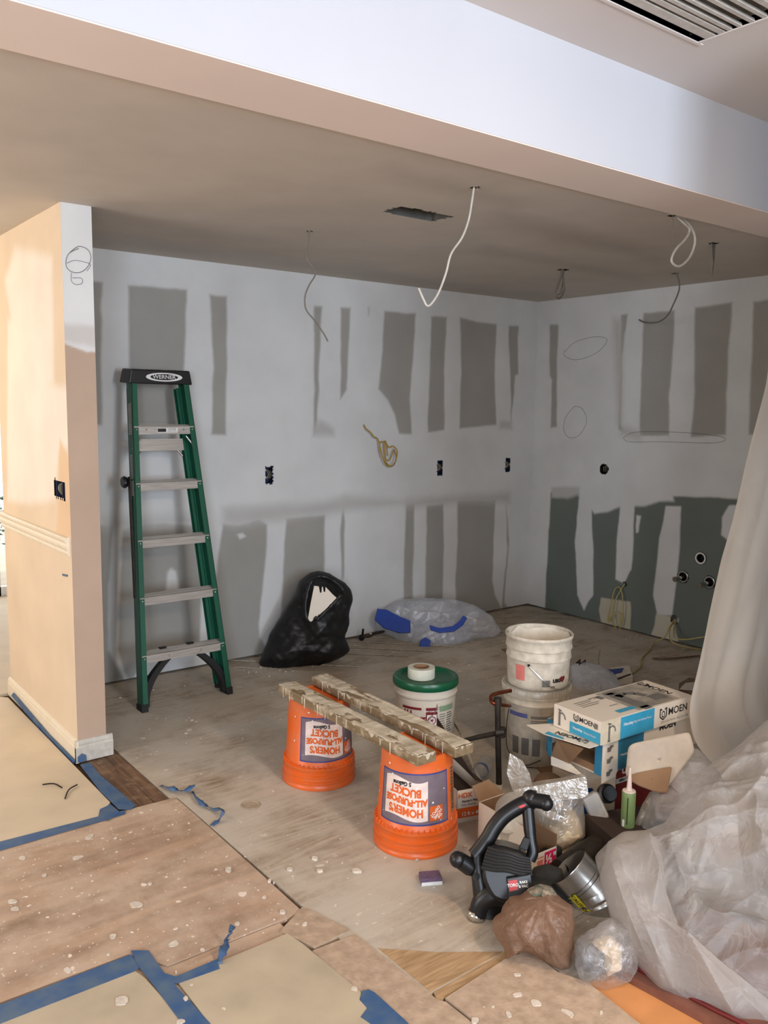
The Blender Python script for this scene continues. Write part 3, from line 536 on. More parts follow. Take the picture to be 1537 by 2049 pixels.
for cx,cy,n_ in [(*(1.813,3.987),3),(*(3.354,4.611),5),(*(2.614,4.392),10),(*(4.952,4.063),10),(*(1.658,4.572),6),(*(2.137,4.498),10),(*(2.49,4.541),10),(*(5.001,3.609),12),(*(1.643,3.631),2),(*(2.088,2.211),6),(*(4.855,3.263),8)]:
    for k in range(n_):
        r_=random.uniform(.003,.009); c_=(cx+random.gauss(0,.06 if n_<6 else .16),min(4.7,cy+random.gauss(0,.03)),r_*.45)
        cr_.ball(c_,r_,4,sc=(1,.8,.5))
o=cr_.build('plaster_crumbs',M['debris']); tag(o,'crumbs of broken plaster on the subfloor by the walls','debris',kind='stuff')
# bark-like dirt marks on the hall paper
for (a,b,c_,lab) in (((0.989,3.61,0.012),(1.029,3.587,0.014),(1.047,3.537,0.01),'dark curved dirt strand on the hall paper'),((1.026,3.43,0.009),(1.063,3.497,0.012),(1.107,3.524,0.012),'thin crooked twig on the hall paper near the tape')):
    o=MB().tube(smooth_path([a,b,c_],4),.0028,6).build('twig',M['dark']); tag(o,lab,'debris')

# trims
def moulding(name,prof,p0,p1,m,axis):
    """prof: (out,z) ; runs along Y (axis y, out=-X) or X (axis x, out=-Y)"""
    mb=MB(); n=len(prof)
    if axis=='y': vs=[(1.195-o_,p0,z) for o_,z in prof]+[(1.195-o_,p1,z) for o_,z in prof]
    else: vs=[(p0,3.78-o_,z) for o_,z in prof]+[(p1,3.78-o_,z) for o_,z in prof]
    mb.add(vs,[tuple(range(n)),tuple(range(n,2*n))[::-1]]+[(i,i+n,(i+1)%n+n,(i+1)%n) for i in range(n)]); o=mb.build(name,m); o['kind']='structure'; return o
rail=[(0,.94),(.006,.94),(.010,.952),(.008,.962),(.016,.974),(.018,.985),(.010,.995),(.022,1.008),(.024,1.018),(.018,1.024),(0,1.026)]
moulding('trim_1',rail,3.80,4.93,M['trim'],'y')
bb=[(0,0),(.014,0),(.014,.07),(.011,.078),(.012,.084),(.006,.098),(0,.100)]
moulding('baseboard_left',bb,3.766,4.915,M['trim'],'y')
bb2=[(0,0.006),(.015,0.003),(.015,.07),(.011,.078),(.012,.085),(.006,.100),(0,.102)]
moulding('baseboard_front',bb2,1.181,1.352,M['trimw'],'x')
# ------------------------------------------------------------ electrical boxes
def outlet_box(loc,rotz,label,w_=.05,h_=.10,round_=False,wires='grey'):
    t=thing('electrical_box',label,'outlet box',loc,(0,0,rotz),'open electrical boxes in the walls'); a=w_/2;b=h_/2; d=.055; g=MB()
    g.box((-a-.004,.002,-b-.004),(-a,d,b+.004)).box((a,.002,-b-.004),(a+.004,d,b+.004)).box((-a,.002,-b-.004),(a,d,-b)).box((-a,.002,b),(a,d,b+.004)).box((-a-.004,d,-b-.004),(a+.004,d+.003,b+.004))
    g.build('housing',M['black'] if round_ else M['navy'],t)
    for k in range(3):
        x=-a*.5+a*.5*k; MB().tube(smooth_path([(x,d,b*.7),(x+.004,.012,b*.45),(x+.008,.004,.0),(x-.004,.02,-b*.5)],5),.0016,6).build('wire',M[('wirew','wirep','wireg')[k%3]],t)
    return t
outlet_box((2.762,BY,1.169),0,'navy open electrical box on the back wall nearest the ladder')
outlet_box((4.204,BY,1.167),0,'navy open electrical box midway along the back wall right of the yellow coil')
outlet_box((4.916,BY,1.163),0,'navy open electrical box on the back wall close to the room corner')
outlet_box((RX,4.051,1.169),-pi/2,'black round electrical box on the right wall above the green board',.06,.07,True)
outlet_box((1.195,3.93,1.226),-pi/2,'open electrical box with yellow wires in the cream partition',.085,.10)
# pipe stubs
for i,((y_,z_),lab) in enumerate(zip(pipes,('upper white-collared pipe stub in the green board','lower pipe stub with steel collar in the green board left of the sheet','pipe stub half hidden by the hanging sheet'))):
    t=thing('pipe_stub',lab,'pipe',(RX,y_,z_),group='plumbing stubs in the green board')
    MB().lathe([(.03,-.004),(.040,-.004),(.040,.004),(.034,.006),(.03,.004)],24,Matrix.Rotation(-pi/2,4,'Y')).build('collar',M['white'] if i==0 else M['zinc'],t,smooth=True)
    if i: MB().tube([(.05,0,0),(-.05-.02*i,.01,-.01)],.013,12).tube([(-.05-.02*i,.01,-.01),(-.062-.02*i,.012,-.012)],.019,12).build('pipe',M['zinc'],t,smooth=True)
    MB().lathe([(.001,.05),(.045,.05),(.045,-.003)],20,Matrix.Rotation(pi/2,4,'Y')).build('recess',M['dark'],t)
# ------------------------------------------------------------ cables
def cable(name,pts,r_,m,label,group,k=8,loose=None):
    o=MB().tube(smooth_path(pts,k),r_,8).build(name,M[m],smooth=True); tag(o,label,'cable',group); return o
CG='cables hanging from the kitchen ceiling'
cable('ceiling_cable',[(2.32,3.608,2.47),(2.309,3.6,2.415),(2.298,3.6,2.356),(2.303,3.6,2.305),(2.349,3.6,2.256),(2.309,3.6,2.188),(2.287,3.6,2.132),(2.295,3.6,2.074),(2.344,3.6,2.025),(2.397,3.6,1.966),(2.421,3.6,1.931)],.004,'wireg','thin wavy grey cable hanging left of the duct hole',CG)
cable('ceiling_cable',[(2.339,2.484,2.47),(2.324,2.48,2.397),(2.308,2.48,2.322),(2.277,2.48,2.254),(2.223,2.48,2.187),(2.2,2.48,2.117),(2.17,2.48,2.05),(2.141,2.48,2.008),(2.112,2.48,1.987),(2.09,2.48,2.011),(2.067,2.48,2.048)],.0042,'wirew','long white cable hooked upward at its end, right of the duct hole',CG)
cable('ceiling_cable',[(3.319,2.285,2.47),(3.42,2.29,2.444),(3.493,2.29,2.4),(3.506,2.29,2.348),(3.466,2.29,2.283),(3.394,2.29,2.243),(3.34,2.29,2.26),(3.365,2.29,2.31),(3.435,2.29,2.365),(3.462,2.29,2.407),(3.414,2.29,2.43),(3.325,2.30,2.47)],.0055,'wirew','white cable looped into a teardrop below the beam',CG)
cable('ceiling_cable',[(3.31,2.285,2.47),(3.345,2.29,2.402),(3.343,2.29,2.349),(3.341,2.29,2.324)],.0028,'wireg','short thin wire beside the white teardrop loop',CG)
cable('ceiling_cable',[(4.111,3.572,2.47),(4.112,3.57,2.387),(4.125,3.57,2.329),(4.087,3.57,2.275),(4.045,3.57,2.293),(4.069,3.57,2.353),(4.093,3.57,2.409),(4.10,3.57,2.47)],.006,'wireg','small drooping grey cable loop near the back wall corner',CG)
cable('ceiling_cable',[(4.116,3.572,2.47),(4.143,3.6,2.378),(4.128,3.6,2.317),(4.097,3.6,2.3)],.004,'wireg','thin grey wire inside the small drooping loop near the corner',CG)
cable('ceiling_cable',[(4.714,3.206,2.47),(4.75,3.2,2.41),(4.761,3.2,2.351),(4.711,3.2,2.262),(4.796,3.3,2.203),(4.979,3.5,2.189),(5.12,3.7,2.211),(5.276,3.9,2.27),(5.437,4.1,2.3)],.0045,'wireg','grey cable sweeping from the ceiling across the right wall',CG)
o=MB().add([(-.016,0,0),(.02,0,0),(.026,.004,-.07),(.018,.006,-.15),(.012,.006,-.17),(.006,0,-.09)],[(0,1,2,3,4,5)]).build('hanging_strip',M['wireg'],loc=(4.011,2.516,CZ-.001),thick=.004); tag(o,'short grey strip hanging from the rightmost ceiling hole','strip',CG)
for loc_,lab,sc_ in (((2.32,3.608),'torn paper around the leftmost ceiling wire hole',.7),((2.339,2.484),'torn paper around the hole of the hooked white cable',1),((4.111,3.572),'torn drywall around the ceiling hole near the corner',1.6)):
    g=MB()
    for k in range(9):
        a=k*.7; g.add([(.016*cos(a),.016*sin(a),0),(.016*cos(a+.5),.016*sin(a+.5),0),(.026*cos(a+.3),.024*sin(a+.3),-.004-.006*random.random())],[(0,1,2)])
    o=g.build('torn_drywall_paper',M['plastergrey'],loc=(*loc_,CZ-.0005)); o.scale=(sc_,sc_,1); tag(o,lab,'scrap')
t=thing('duct_opening','ragged rectangular duct cut-out in the kitchen ceiling','duct',(2.47,2.98,CZ))
MB().box((-.16,-.085,.12),(.16,.09,.125)).box((-.165,-.085,.004),(-.16,.09,.12)).box((.16,-.085,.004),(.165,.09,.12)).box((-.165,-.09,.004),(.165,-.085,.12)).box((-.165,.09,.004),(.165,.095,.12)).build('duct_boot',M['grille_dark'],t)
# yellow coil on the back wall
def px3(f): return f
cy=[(3.5,4.76,1.486),(3.503,4.735,1.459),(3.542,4.735,1.432),(3.568,4.735,1.404),(3.603,4.735,1.387),(3.626,4.73,1.314),(3.644,4.73,1.262),(3.677,4.72,1.202),(3.727,4.71,1.208),(3.757,4.71,1.295),(3.728,4.72,1.337),(3.704,4.74,1.329),(3.672,4.74,1.365),(3.617,4.73,1.359),(3.619,4.72,1.297),(3.648,4.7,1.229),(3.701,4.7,1.199),(3.748,4.71,1.25),(3.745,4.73,1.311),(3.706,4.73,1.243),(3.679,4.74,1.25),(3.66,4.74,1.348),(3.677,4.74,1.368),(3.688,4.73,1.271)]
cable('wall_cable',cy,.0045,'wirey','coiled yellow cable hanging from the plastered patch on the back wall','yellow cables from the walls')
cable('wall_cable',[(5.2,3.82,0.342),(5.17,3.838,0.279),(5.16,3.863,0.219),(5.15,3.875,0.087),(5.16,3.827,-0.029),(5.15,3.803,0.083),(5.15,3.859,0.127),(5.16,3.921,0.038),(5.15,3.897,0.158),(5.16,3.876,0.292),(5.17,3.831,0.307),(5.16,3.795,0.195),(5.16,3.797,0.064),(5.15,3.819,0.042)],.0042,'wirep','pale yellow coiled cable hanging before the left plaster patch on the green board','yellow cables from the walls')
cable('wall_cable',[(5.2,3.39,0.161),(5.14,3.387,0.118),(5.08,3.382,0.057),(5.029,3.424,0.02),(4.884,3.361,0.006),(4.661,3.265,0.006),(4.497,3.157,0.006),(4.319,3.098,0.006)],.0042,'wirep','pale yellow cable running from the low wall hole across the floor','yellow cables from the walls')
cable('wall_cable',[(5.2,3.382,0.163),(5.12,3.341,0.113),(5.06,3.291,0.08),(5.03,3.196,0.09),(5.05,3.099,0.122),(5.08,2.976,0.165)],.0042,'wirep','pale yellow cable sagging behind the sheet, upper strand from the low wall hole','yellow cables from the walls')
cable('wall_cable',[(5.2,3.397,0.146),(5.12,3.372,0.099),(5.05,3.302,0.048),(5.107,3.204,0.02),(5.221,3.124,0.006)],.0042,'wirep','pale yellow cable on the floor under the upper strand','yellow cables from the walls')
# pencil marks
def pencil(pts,label,r_=.0012,k=6,closed=False):
    P=smooth_path(pts,k); o=MB().tube(P,r_,4).build('pencil_mark',M['pencil']); tag(o,label,'drawing','pencil marks on the walls'); return o
pencil([(5.198,4.471,2.042),(5.198,4.376,2.113),(5.198,4.189,2.144),(5.198,4.074,2.116),(5.198,4.16,2.029),(5.198,4.345,1.981),(5.198,4.469,2.015),(5.198,4.472,2.061)],'slanted pencil oval high on the right wall')
pencil([(5.198,4.352,1.631),(5.198,4.436,1.546),(5.198,4.451,1.449),(5.198,4.388,1.389),(5.198,4.292,1.416),(5.198,4.231,1.523),(5.198,4.278,1.613),(5.198,4.352,1.631)],'round pencil circle mid height on the right wall')
pencil([(5.198,3.892,1.408),(5.198,3.795,1.451),(5.198,3.548,1.462),(5.198,3.278,1.458),(5.198,3.099,1.438),(5.198,3.165,1.402),(5.198,3.584,1.392),(5.198,3.834,1.381),(5.198,3.892,1.408)],'long flat pencil ellipse under the grey panels of the right wall')
pencil([(1.265,3.778,2.265),(1.222,3.778,2.237),(1.21,3.778,2.191),(1.23,3.778,2.166),(1.268,3.778,2.166),(1.301,3.778,2.192),(1.317,3.778,2.234),(1.303,3.778,2.265),(1.265,3.778,2.273),(1.228,3.778,2.244)],'pencil circle of the sconce sketch on the partition end',.0014)
pencil([(1.214,3.778,2.198),(1.248,3.778,2.214),(1.301,3.778,2.209),(1.314,3.778,2.2),(1.298,3.778,2.175)],'pencil arc across the sconce sketch on the partition end',.0010)
pencil([(1.232,3.778,2.16),(1.231,3.778,2.127),(1.249,3.778,2.114),(1.275,3.778,2.121),(1.274,3.778,2.142),(1.236,3.778,2.14)],'pencil cup under the sconce sketch on the partition end',.0011)
# ============================================================ objects
# ---- stepladder
ld=thing('stepladder','green fibreglass stepladder with black top cap leaning folded against the back wall','ladder',(1.935,4.21,0),(-R(9.8),0,0))
H=1.79
def rail_mb(sgn, ub, ut, y0, y1, z0, z1, fl=.031, th=.004):
    """C channel opening outwards; ub/ut outer half widths"""
    mb=MB()
    def q(u0,u1,ya,yb):
        a=(ub-u0)*sgn;b=(ub-u1)*sgn;c=(ut-u0)*sgn;d=(ut-u1)*sgn
        mb.hexa([(min(a,b),ya,z0),(max(a,b),ya,z0),(max(a,b),yb,z0),(min(a,b),yb,z0),(min(c,d),ya,z1),(max(c,d),ya,z1),(max(c,d),yb,z1),(min(c,d),yb,z1)])
    q(0,th,y0,y1); q(0,fl,y0,y0+th); q(0,fl,y1-th,y1); return mb
for sgn in (-1,1):
    r_=rail_mb(sgn,.262,.163,0,.072,.0,H).build('side_rail',M['green'],ld)
    if sgn<0: r_['label']='green rail with white safety labels on its outer face'
    ft=MB().box((-.018,-.003,0),(.018,.078,.045)).build('foot',M['rubber'],r_,bevel=.004); ft.location=(sgn*.248,0,-.004)
    rr=rail_mb(sgn,.238,.150,.080,.118,.055,H-.05,.028).build('rear_rail',M['green'],ld)
    MB().box((-.014,.078,.03),(.014,.12,.062)).build('foot',M['rubber'],rr,bevel=.003).location=(sgn*.228,0,0)
    # black curved corner brace
    P=smooth_path([(sgn*.085,.03,.262),(sgn*.13,.032,.225),(sgn*.185,.034,.165),(sgn*.225,.036,.09),(sgn*.236,.038,.02)],6)
    mb=MB(); vs=[]
    for i,p in enumerate(P):
        t=(P[min(i+1,len(P)-1)]-P[max(0,i-1)]).normalized(); n_=Vector((t.z,0,-t.x)); w_=.018+.012*(i/len(P))
        for a,b in ((-1,-1),(1,-1),(1,1),(-1,1)): q=p+n_*w_*a*.7+Vector((0,b*.022,0)); vs.append(tuple(q))
    mb.add(vs,[(i*4+k,i*4+(k+1)%4,(i+1)*4+(k+1)%4,(i+1)*4+k) for i in range(len(P)-1) for k in range(4)]+[(3,2,1,0),tuple(range(len(vs)-4,len(vs)))]).build('corner_brace',M['rubber'],ld)
steps=[.295,.60,.905,1.21,1.515]
def hw(z): return .262-(.262-.163)*z/H-.006
for i,z in enumerate(steps):
    a=hw(z); mb=MB()
    ti=-.17
    mx=Matrix.Translation((0,0,z))@Matrix.Rotation(R(14),4,'X')
    mb.box((-a,-.002,-.045),(a,.0015,0),mx); mb.box((-a,-.002,-.003),(a,.072,0),mx); mb.box((-a,.069,-.03),(a,.072,0),mx)
    for k in range(7): mb.box((-a,.008+k*.009,0),(a,.0115+k*.009,.0016),mx)
    st=mb.build('step',M['alu'],ld)
    rv=MB()
    for sgn in (-1,1):
        rv.ball((sgn*(a-.012),-.006,z-.02),.0045,5,sc=(1,.5,1))
        if i in (0,4): rv.ball((sgn*a*(.62 if i==4 else .38),-.004,z-.02),.005,5,sc=(1,.5,1))
    rv.build('rivets',M['steel'],st)
    if i==4:
        g=MB(); g.box((-.045,-.0032,z-.036),(.075,-.0022,z-.012)); g.v=[(a_,b_+.0085*(1 if c_<z-.02 else 0)*1.0,c_) for a_,b_,c_ in g.v]; g.build('sticker',M['inkw'],st)
        g=MB(); g.box((-.042,-.0042,z-.033),(.005,-.0033,z-.015)); text_mb(g,'CAUTION',.010,plane_fn((.04,-.0038,z-.019),(1,0,0),(0,0,1))); text_mb(g,'THIS IS NOT A STEP',.006,plane_fn((.04,-.0038,z-.029),(1,0,0),(0,0,1))); g.build('sticker_print',M['ink'],st)
    if i==0:
        g=MB()
        for u in (-.10,.06): g.box((u-.018,.045,z+.012),(u+.018,.07,z+.024))
        g.build('bracket',M['dark'],st)
for sgn in (-1,1):
    MB().tube([(sgn*.13,.02,1.462),(sgn*.182,.02,1.392)],.006,8).build('step_brace',M['steel'],ld)
    MB().tube([(sgn*.055,.095,1.455),(sgn*.135,.10,1.36)],.007,8).build('rear_brace',M['steel'],ld)
MB().box((-.17,.085,1.39),(.17,.10,1.455)).build('rear_crossbar',M['alu'],ld)
# hinge spreader on the left side
sp_=MB().hexa([(-.232,.045,.60),(-.226,.045,.60),(-.226,.070,.60),(-.232,.070,.60),(-.203,.045,1.25),(-.197,.045,1.25),(-.197,.075,1.25),(-.203,.075,1.25)]).build('spreader',M['iron'],ld)
MB().lathe([(.001,-.012),(.028,-.012),(.034,0),(.028,.012),(.001,.012)],16,Matrix.Translation((-.214,.10,1.225))@Matrix.Rotation(pi/2,4,'Y')).build('hinge_cover',M['black'],sp_)
MB().lathe([(.001,-.006),(.022,-.006),(.022,.006),(.001,.006)],12,Matrix.Translation((.205,.06,1.25))@Matrix.Rotation(pi/2,4,'Y')).build('hinge_cover',M['black'],sp_)
# top cap
cp=MB().hexa([(-.180,-.012,H-.045),(.186,-.012,H-.045),(.186,.13,H-.045),(-.180,.13,H-.045),(-.166,-.006,H+.032),(.172,-.006,H+.032),(.172,.124,H+.032),(-.166,.124,H+.032)]).build('top_cap',M['black'],ld,bevel=.006)
fnc=lambda u,v: (u+.02,-.0135+.006*(v+.038)/.077,H-.006+v)
g=MB(); n=40; vs=[]
for k in range(n):
    a=2*pi*k/n; vs.append(fnc(.105*cos(a),.0235*sin(a))); a=2*pi*k/n; vs.append(fnc(.080*cos(a),.0165*sin(a)))
g.add(vs,[(2*k,2*((k+1)%n),2*((k+1)%n)+1,2*k+1) for k in range(n)])
text_mb(g,'WERNER',.030,lambda u,v: (fnc(u,v)[0],fnc(u,v)[1]-.0004,fnc(u,v)[2]),.0003,1.1); g.build('logo',M['inkw'],cp)
g=MB()
for k in range(26): 
    x=random.uniform(-.17,.17);y=random.uniform(0,.1); g.box((x,y,H+.0325),(x+random.uniform(.004,.02),y+random.uniform(.002,.008),H+.0335))
g.build('paint_flecks',M['inklg'],cp)
cp.matrix_parent_inverse=Matrix.Identity(4); cp.location=Vector((0,0,H))-Matrix.Rotation(R(13),3,'X')@Vector((0,0,H)); cp.rotation_euler=(R(13),0,0)
# safety labels on the left rail's outer web
def web(u,v,zc): # u across depth, v along rail
    z=zc+v; x=-(.262-(.262-.163)*z/H)-.0008; return (x,.036+u,z)
for zc,hh,ww_ in ((1.56,.085,.044),(1.30,.065,.030),(1.185,.04,.044)):
    g=MB(); quad_fn(g,lambda u,v:web(u,v,zc),-ww_/2,-hh,ww_/2,hh); g.build('safety_label',M['inklg'],ld)
    g=MB()
    for k in range(int(hh*2/.012)): quad_fn(g,lambda u,v:(web(u,v,zc)[0]-.0007,web(u,v,zc)[1],web(u,v,zc)[2]),-ww_*.4,-hh+.008+k*.012,ww_*random.uniform(.1,.4),-hh+.013+k*.012)
    g.build('label_print',M['inkg'],ld)

# ---- black bag with white panel

_loc,_rot=(2.848, 4.478, 0.0),(-0.1047,0,-0.5665)
bg_=thing('garbage_bag','slumped black garbage bag propped against the back wall beside the ladder','bag',_loc,_rot)
_o=[(-0.292,-0.081),(-0.285,0.004),(-0.22,0.177),(-0.142,0.318),(-0.07,0.428),(-0.039,0.507),(0.03,0.567),(0.093,0.582),(0.157,0.566),(0.252,0.505),(0.296,0.457),(0.303,0.394),(0.284,0.314),(0.284,0.235),(0.253,0.156),(0.285,0.075),(0.253,0.038),(0.158,-0.002),(-0.0,-0.048),(-0.157,-0.09),(-0.251,-0.101)]
_c=(0.047,0.206)
fold=lambda u,v: .050*crum(u,v,5,3)+.016*crum(u,v,14,5)+.012*fbm(u*9,v*9,5)+.03*np.exp(-((u-v*.25-.02)/.07)**2)*np.clip(v*3,0,1)
pillow(_o,_c,.17,.06,fold,170,50,1,jag=.010).build('bag_body',M['filmblack'],bg_,smooth=True)
# collar of the opening: rolled rim around the white panel
_r=[(0.09,-0.215,0.324),(0.018,-0.21,0.3),(0.005,-0.2,0.405),(0.036,-0.18,0.522),(0.091,-0.15,0.558),(0.167,-0.16,0.537),(0.231,-0.19,0.479),(0.2,-0.205,0.426),(0.136,-0.215,0.36),(0.06,-0.22,0.285)]
MB().tube(smooth_path(_r,6),[.007+.012*abs(float(vn(i*.5,2))) for i in range(len(_r)*6-5)],8).build('rolled_rim',M['filmblack'],bg_,smooth=True)
_p=[(0.056,0.507),(0.084,0.503),(0.091,0.465),(0.1,0.465),(0.103,0.5),(0.109,0.5),(0.113,0.471),(0.122,0.468),(0.125,0.5),(0.17,0.452),(0.192,0.433),(0.125,0.363),(0.037,0.288),(0.018,0.301),(0.037,0.412)]
t=MB().prism(_p,-.222,-.212,'y').build('white_panel',M['cardw'],loc=_loc,rot=_rot); tag(t,'white slotted plastic panel sticking out of the black garbage bag','panel')
# ---- small black caster tool between the bags
t=thing('clamp_tool','small black metal clamp with steel pin between the black bag and the clear bag','tool',(3.478,4.647,0.0),(0,0,-.6))
MB().tube([(-.05,0,.03),(.0,0,.035),(.05,.02,.05),(.11,.04,.055)],[.012,.014,.010,.008],10).tube([(-.045,0,.025),(-.04,-.01,.085)],.008,8).build('body',M['iron'],t,smooth=True)
MB().ball((-.05,0,.022),.022,6).build('wheel',M['dark'],t,smooth=True); MB().ball((.012,-.014,.052),.010,6).build('pin',M['steel'],t,smooth=True)
# ---- clear bag with blue contents
_loc,_rot=(3.87, 4.403, 0.0),(-0.5236,0,-0.7211)
cb=thing('clear_bag','crumpled clear plastic bag with blue contents lying along the back wall','bag',_loc,_rot)
_o=[(-0.415,0.052),(-0.426,0.15),(-0.341,0.237),(-0.212,0.292),(-0.041,0.304),(0.137,0.295),(0.278,0.262),(0.401,0.185),(0.463,0.078),(0.417,0.03),(0.279,0.016),(0.192,-0.03),(0.124,-0.088),(-0.032,-0.114),(-0.189,-0.063),(-0.279,0.009)]
_c=(-0.002,0.108)
fold=lambda u,v: .085*crum(u,v,4,8)+.012*crum(u,v,12,9)
pillow(_o,_c,.10,.05,fold,170,40,1,jag=.014).build('bag_film',M['filmblue'],cb,smooth=True)
_o=[(-0.19,-0.041),(-0.158,0.06),(-0.038,0.15),(0.121,0.14),(0.237,0.097),(0.227,-0.011),(0.124,-0.095),(-0.032,-0.118),(-0.143,-0.093)]
pillow(_o,(0.018,0.018),.135,.02,lambda u,v:.035*crum(u,v,14,18),130,30,1,jag=.012).build('bag_fold',M['filmblue'],cb,smooth=True)
for _q,d0,lab in (([(-0.417,0.096),(-0.403,0.176),(-0.339,0.171),(-0.248,0.126),(-0.17,0.096),(-0.167,0.013),(-0.244,0.007),(-0.351,0.04)],-.13,'blue plastic tray end poking from the clear bag, nearest the black bag'),([(-0.108,-0.12),(-0.096,-0.046),(-0.062,-0.02),(-0.026,-0.044),(-0.039,-0.115)],-.145,'blue strip end sticking out under the front of the clear bag'),([(-0.036,0.063),(0.035,0.044),(0.122,0.061),(0.167,0.098),(0.194,0.139),(0.219,0.121),(0.191,0.07),(0.133,0.025),(0.035,0.012),(-0.028,0.028)],-.15,'curved blue strip seen through the clear bag')):
    o=MB().prism(_q,d0,d0+.02,'y').build('blue_strip',M['bluebag'],loc=_loc,rot=_rot,bevel=.004); tag(o,lab,'plastic strip')

# ---- orange buckets, upside down
def bucket_r(z): # upright outer radius
    return .131+(.146-.131)*min(z,.285)/.285
def make_bucket():
    t=thing('bucket','','bucket',(0,0,0))
    prof=[(.001,.004),(.118,.004),(.124,.0),(.1305,.003),(.1315,.012),(bucket_r(.27),.27),(.149,.273),(.1565,.276),(.1575,.283),(.1535,.288),(.1535,.305),(.159,.308),(.159,.315),(.154,.318),(.1545,.332),(.160,.335),(.160,.342),(.1555,.345),(.156,.36),(.1585,.362),(.1585,.370),(.150,.370),(.149,.30),(.140,.28),(.126,.02),(.001,.012)]
    MB().lathe(prof,64).build('shell',M['orange'],t,smooth=True)
    fins=MB()
    for k in range(44):
        a=2*pi*k/44; fins.box((.1465,-.001,.264),(.1562,.001,.276),Matrix.Rotation(a,4,'Z'))
    fins.build('rim_fins',M['orange'],t)
    def cyl(off): 
        def f(u,v):
            z=.150+v; r_=bucket_r(z)+off; a=-pi/2+u/.139; return (r_*cos(a),r_*sin(a),z)
        return f
    lb=MB(); quad_fn(lb,cyl(.0006),-.140,-.092,.140,.100,30,4); lb.build('label',M['label'],t)
    b=MB()
    for v in (-.092,.0945): quad_fn(b,cyl(.0010),-.140,v,.140,v+.0055,30,1)
    for u in (-.140,.1355): quad_fn(b,cyl(.0010),u,-.092,u+.0045,.100,1,4)
    b.build('label_border',M['labelblue'],t)
    # waving white banner
    f=cyl(.0011); N=24; vs=[];fs=[]
    for i in range(N+1):
        u=-.052+.168*i/N; wv=.012*sin(i/N*5.5+.4)
        vs+= [f(u,.078-.004*i/N+wv*.7),f(u+.012*(1-i/N)*0,-.068+wv*.9)]
    fs=[(2*i,2*i+1,2*i+3,2*i+2) for i in range(N)]
    g=MB(); g.add(vs,fs); g.build('banner_print',M['lblwhite'],t)
    g=MB(); f2=cyl(.0017)
    for s_,v,sz,x_ in (("HOMER'S",.047,.040,.030),('ALL-PURPOSE',.010,.033,.030),('BUCKET',-.026,.040,.032)):
        text_mb(g,s_,sz,lambda u,vv,v=v,x_=x_: f2(u+x_,vv+v+.010*sin((u+x_+.052)/.168*5.5+.4)*.6),.0019,.80)
    g.build('banner_lettering',M['inkor'],t)
    g=MB(); text_mb(g,'5 Gallons',.021,lambda u,vv: f2(u+.045,vv-.053),.0010,.9); g.build('capacity_lettering',M['ink'],t)
    # orange square mark with white stencil words set on the diagonal
    g=MB(); quad_fn(g,cyl(.0016),-.112,.030,-.060,.084,6,1); g.build('logo_square',M['inkor'],t)
    g=MB(); ca,sa=cos(R(45)),sin(R(45))
    for s_,o_,sz in (('THE',.018,.012),('HOME',.006,.016),('DEPOT',-.009,.016)):
        text_mb(g,s_,sz,lambda u,vv,o_=o_: cyl(.0020)(-.086+(u*ca-(vv+o_)*sa),.057+(u*sa+(vv+o_)*ca)),.0005,.95)
    g.build('logo_lettering',M['inkw'],t)
    # warning panel on the side
    g=MB()
    for v0,v1 in ((.055,.085),(-.01,.05),(-.055,-.015),(-.09,-.06)): quad_fn(g,cyl(.0008),-.193,v0,-.165,v1,3,1)
    g.build('warning_print',M['card'],t)
    g=MB()
    for k in range(13): quad_fn(g,cyl(.0012),-.190,-.085+k*.0125,-.170,-.080+k*.0125,2,1)
    g.build('warning_lines',M['carddark'],t)
    sm=MB()
    for k in range(26):
        u=random.uniform(-.2,.2); v=random.uniform(-.14,.11); r_=random.uniform(.0012,.004); P=[cyl(.0022)(u+r_*cos(a)*1.2,v+r_*sin(a)) for a in (0,1,2,3,4,5)]; sm.add(P,[tuple(range(6))])
    sm.build('plaster_specks',M['inkw'],t)
    return t
b1=make_bucket(); BB='upturned orange buckets'
b1.location=(1.985,2.345,.371); b1.rotation_euler=(pi,0,R(136)); b1['label']='orange bucket upside down in front, under the near ends of both timbers'; b1['group']=BB
b2=copy_tree(b1); b2.location=(1.995,3.02,.371); b2.rotation_euler=(pi,0,R(170)); b2['label']='orange bucket upside down farther back, under the far ends of both timbers'
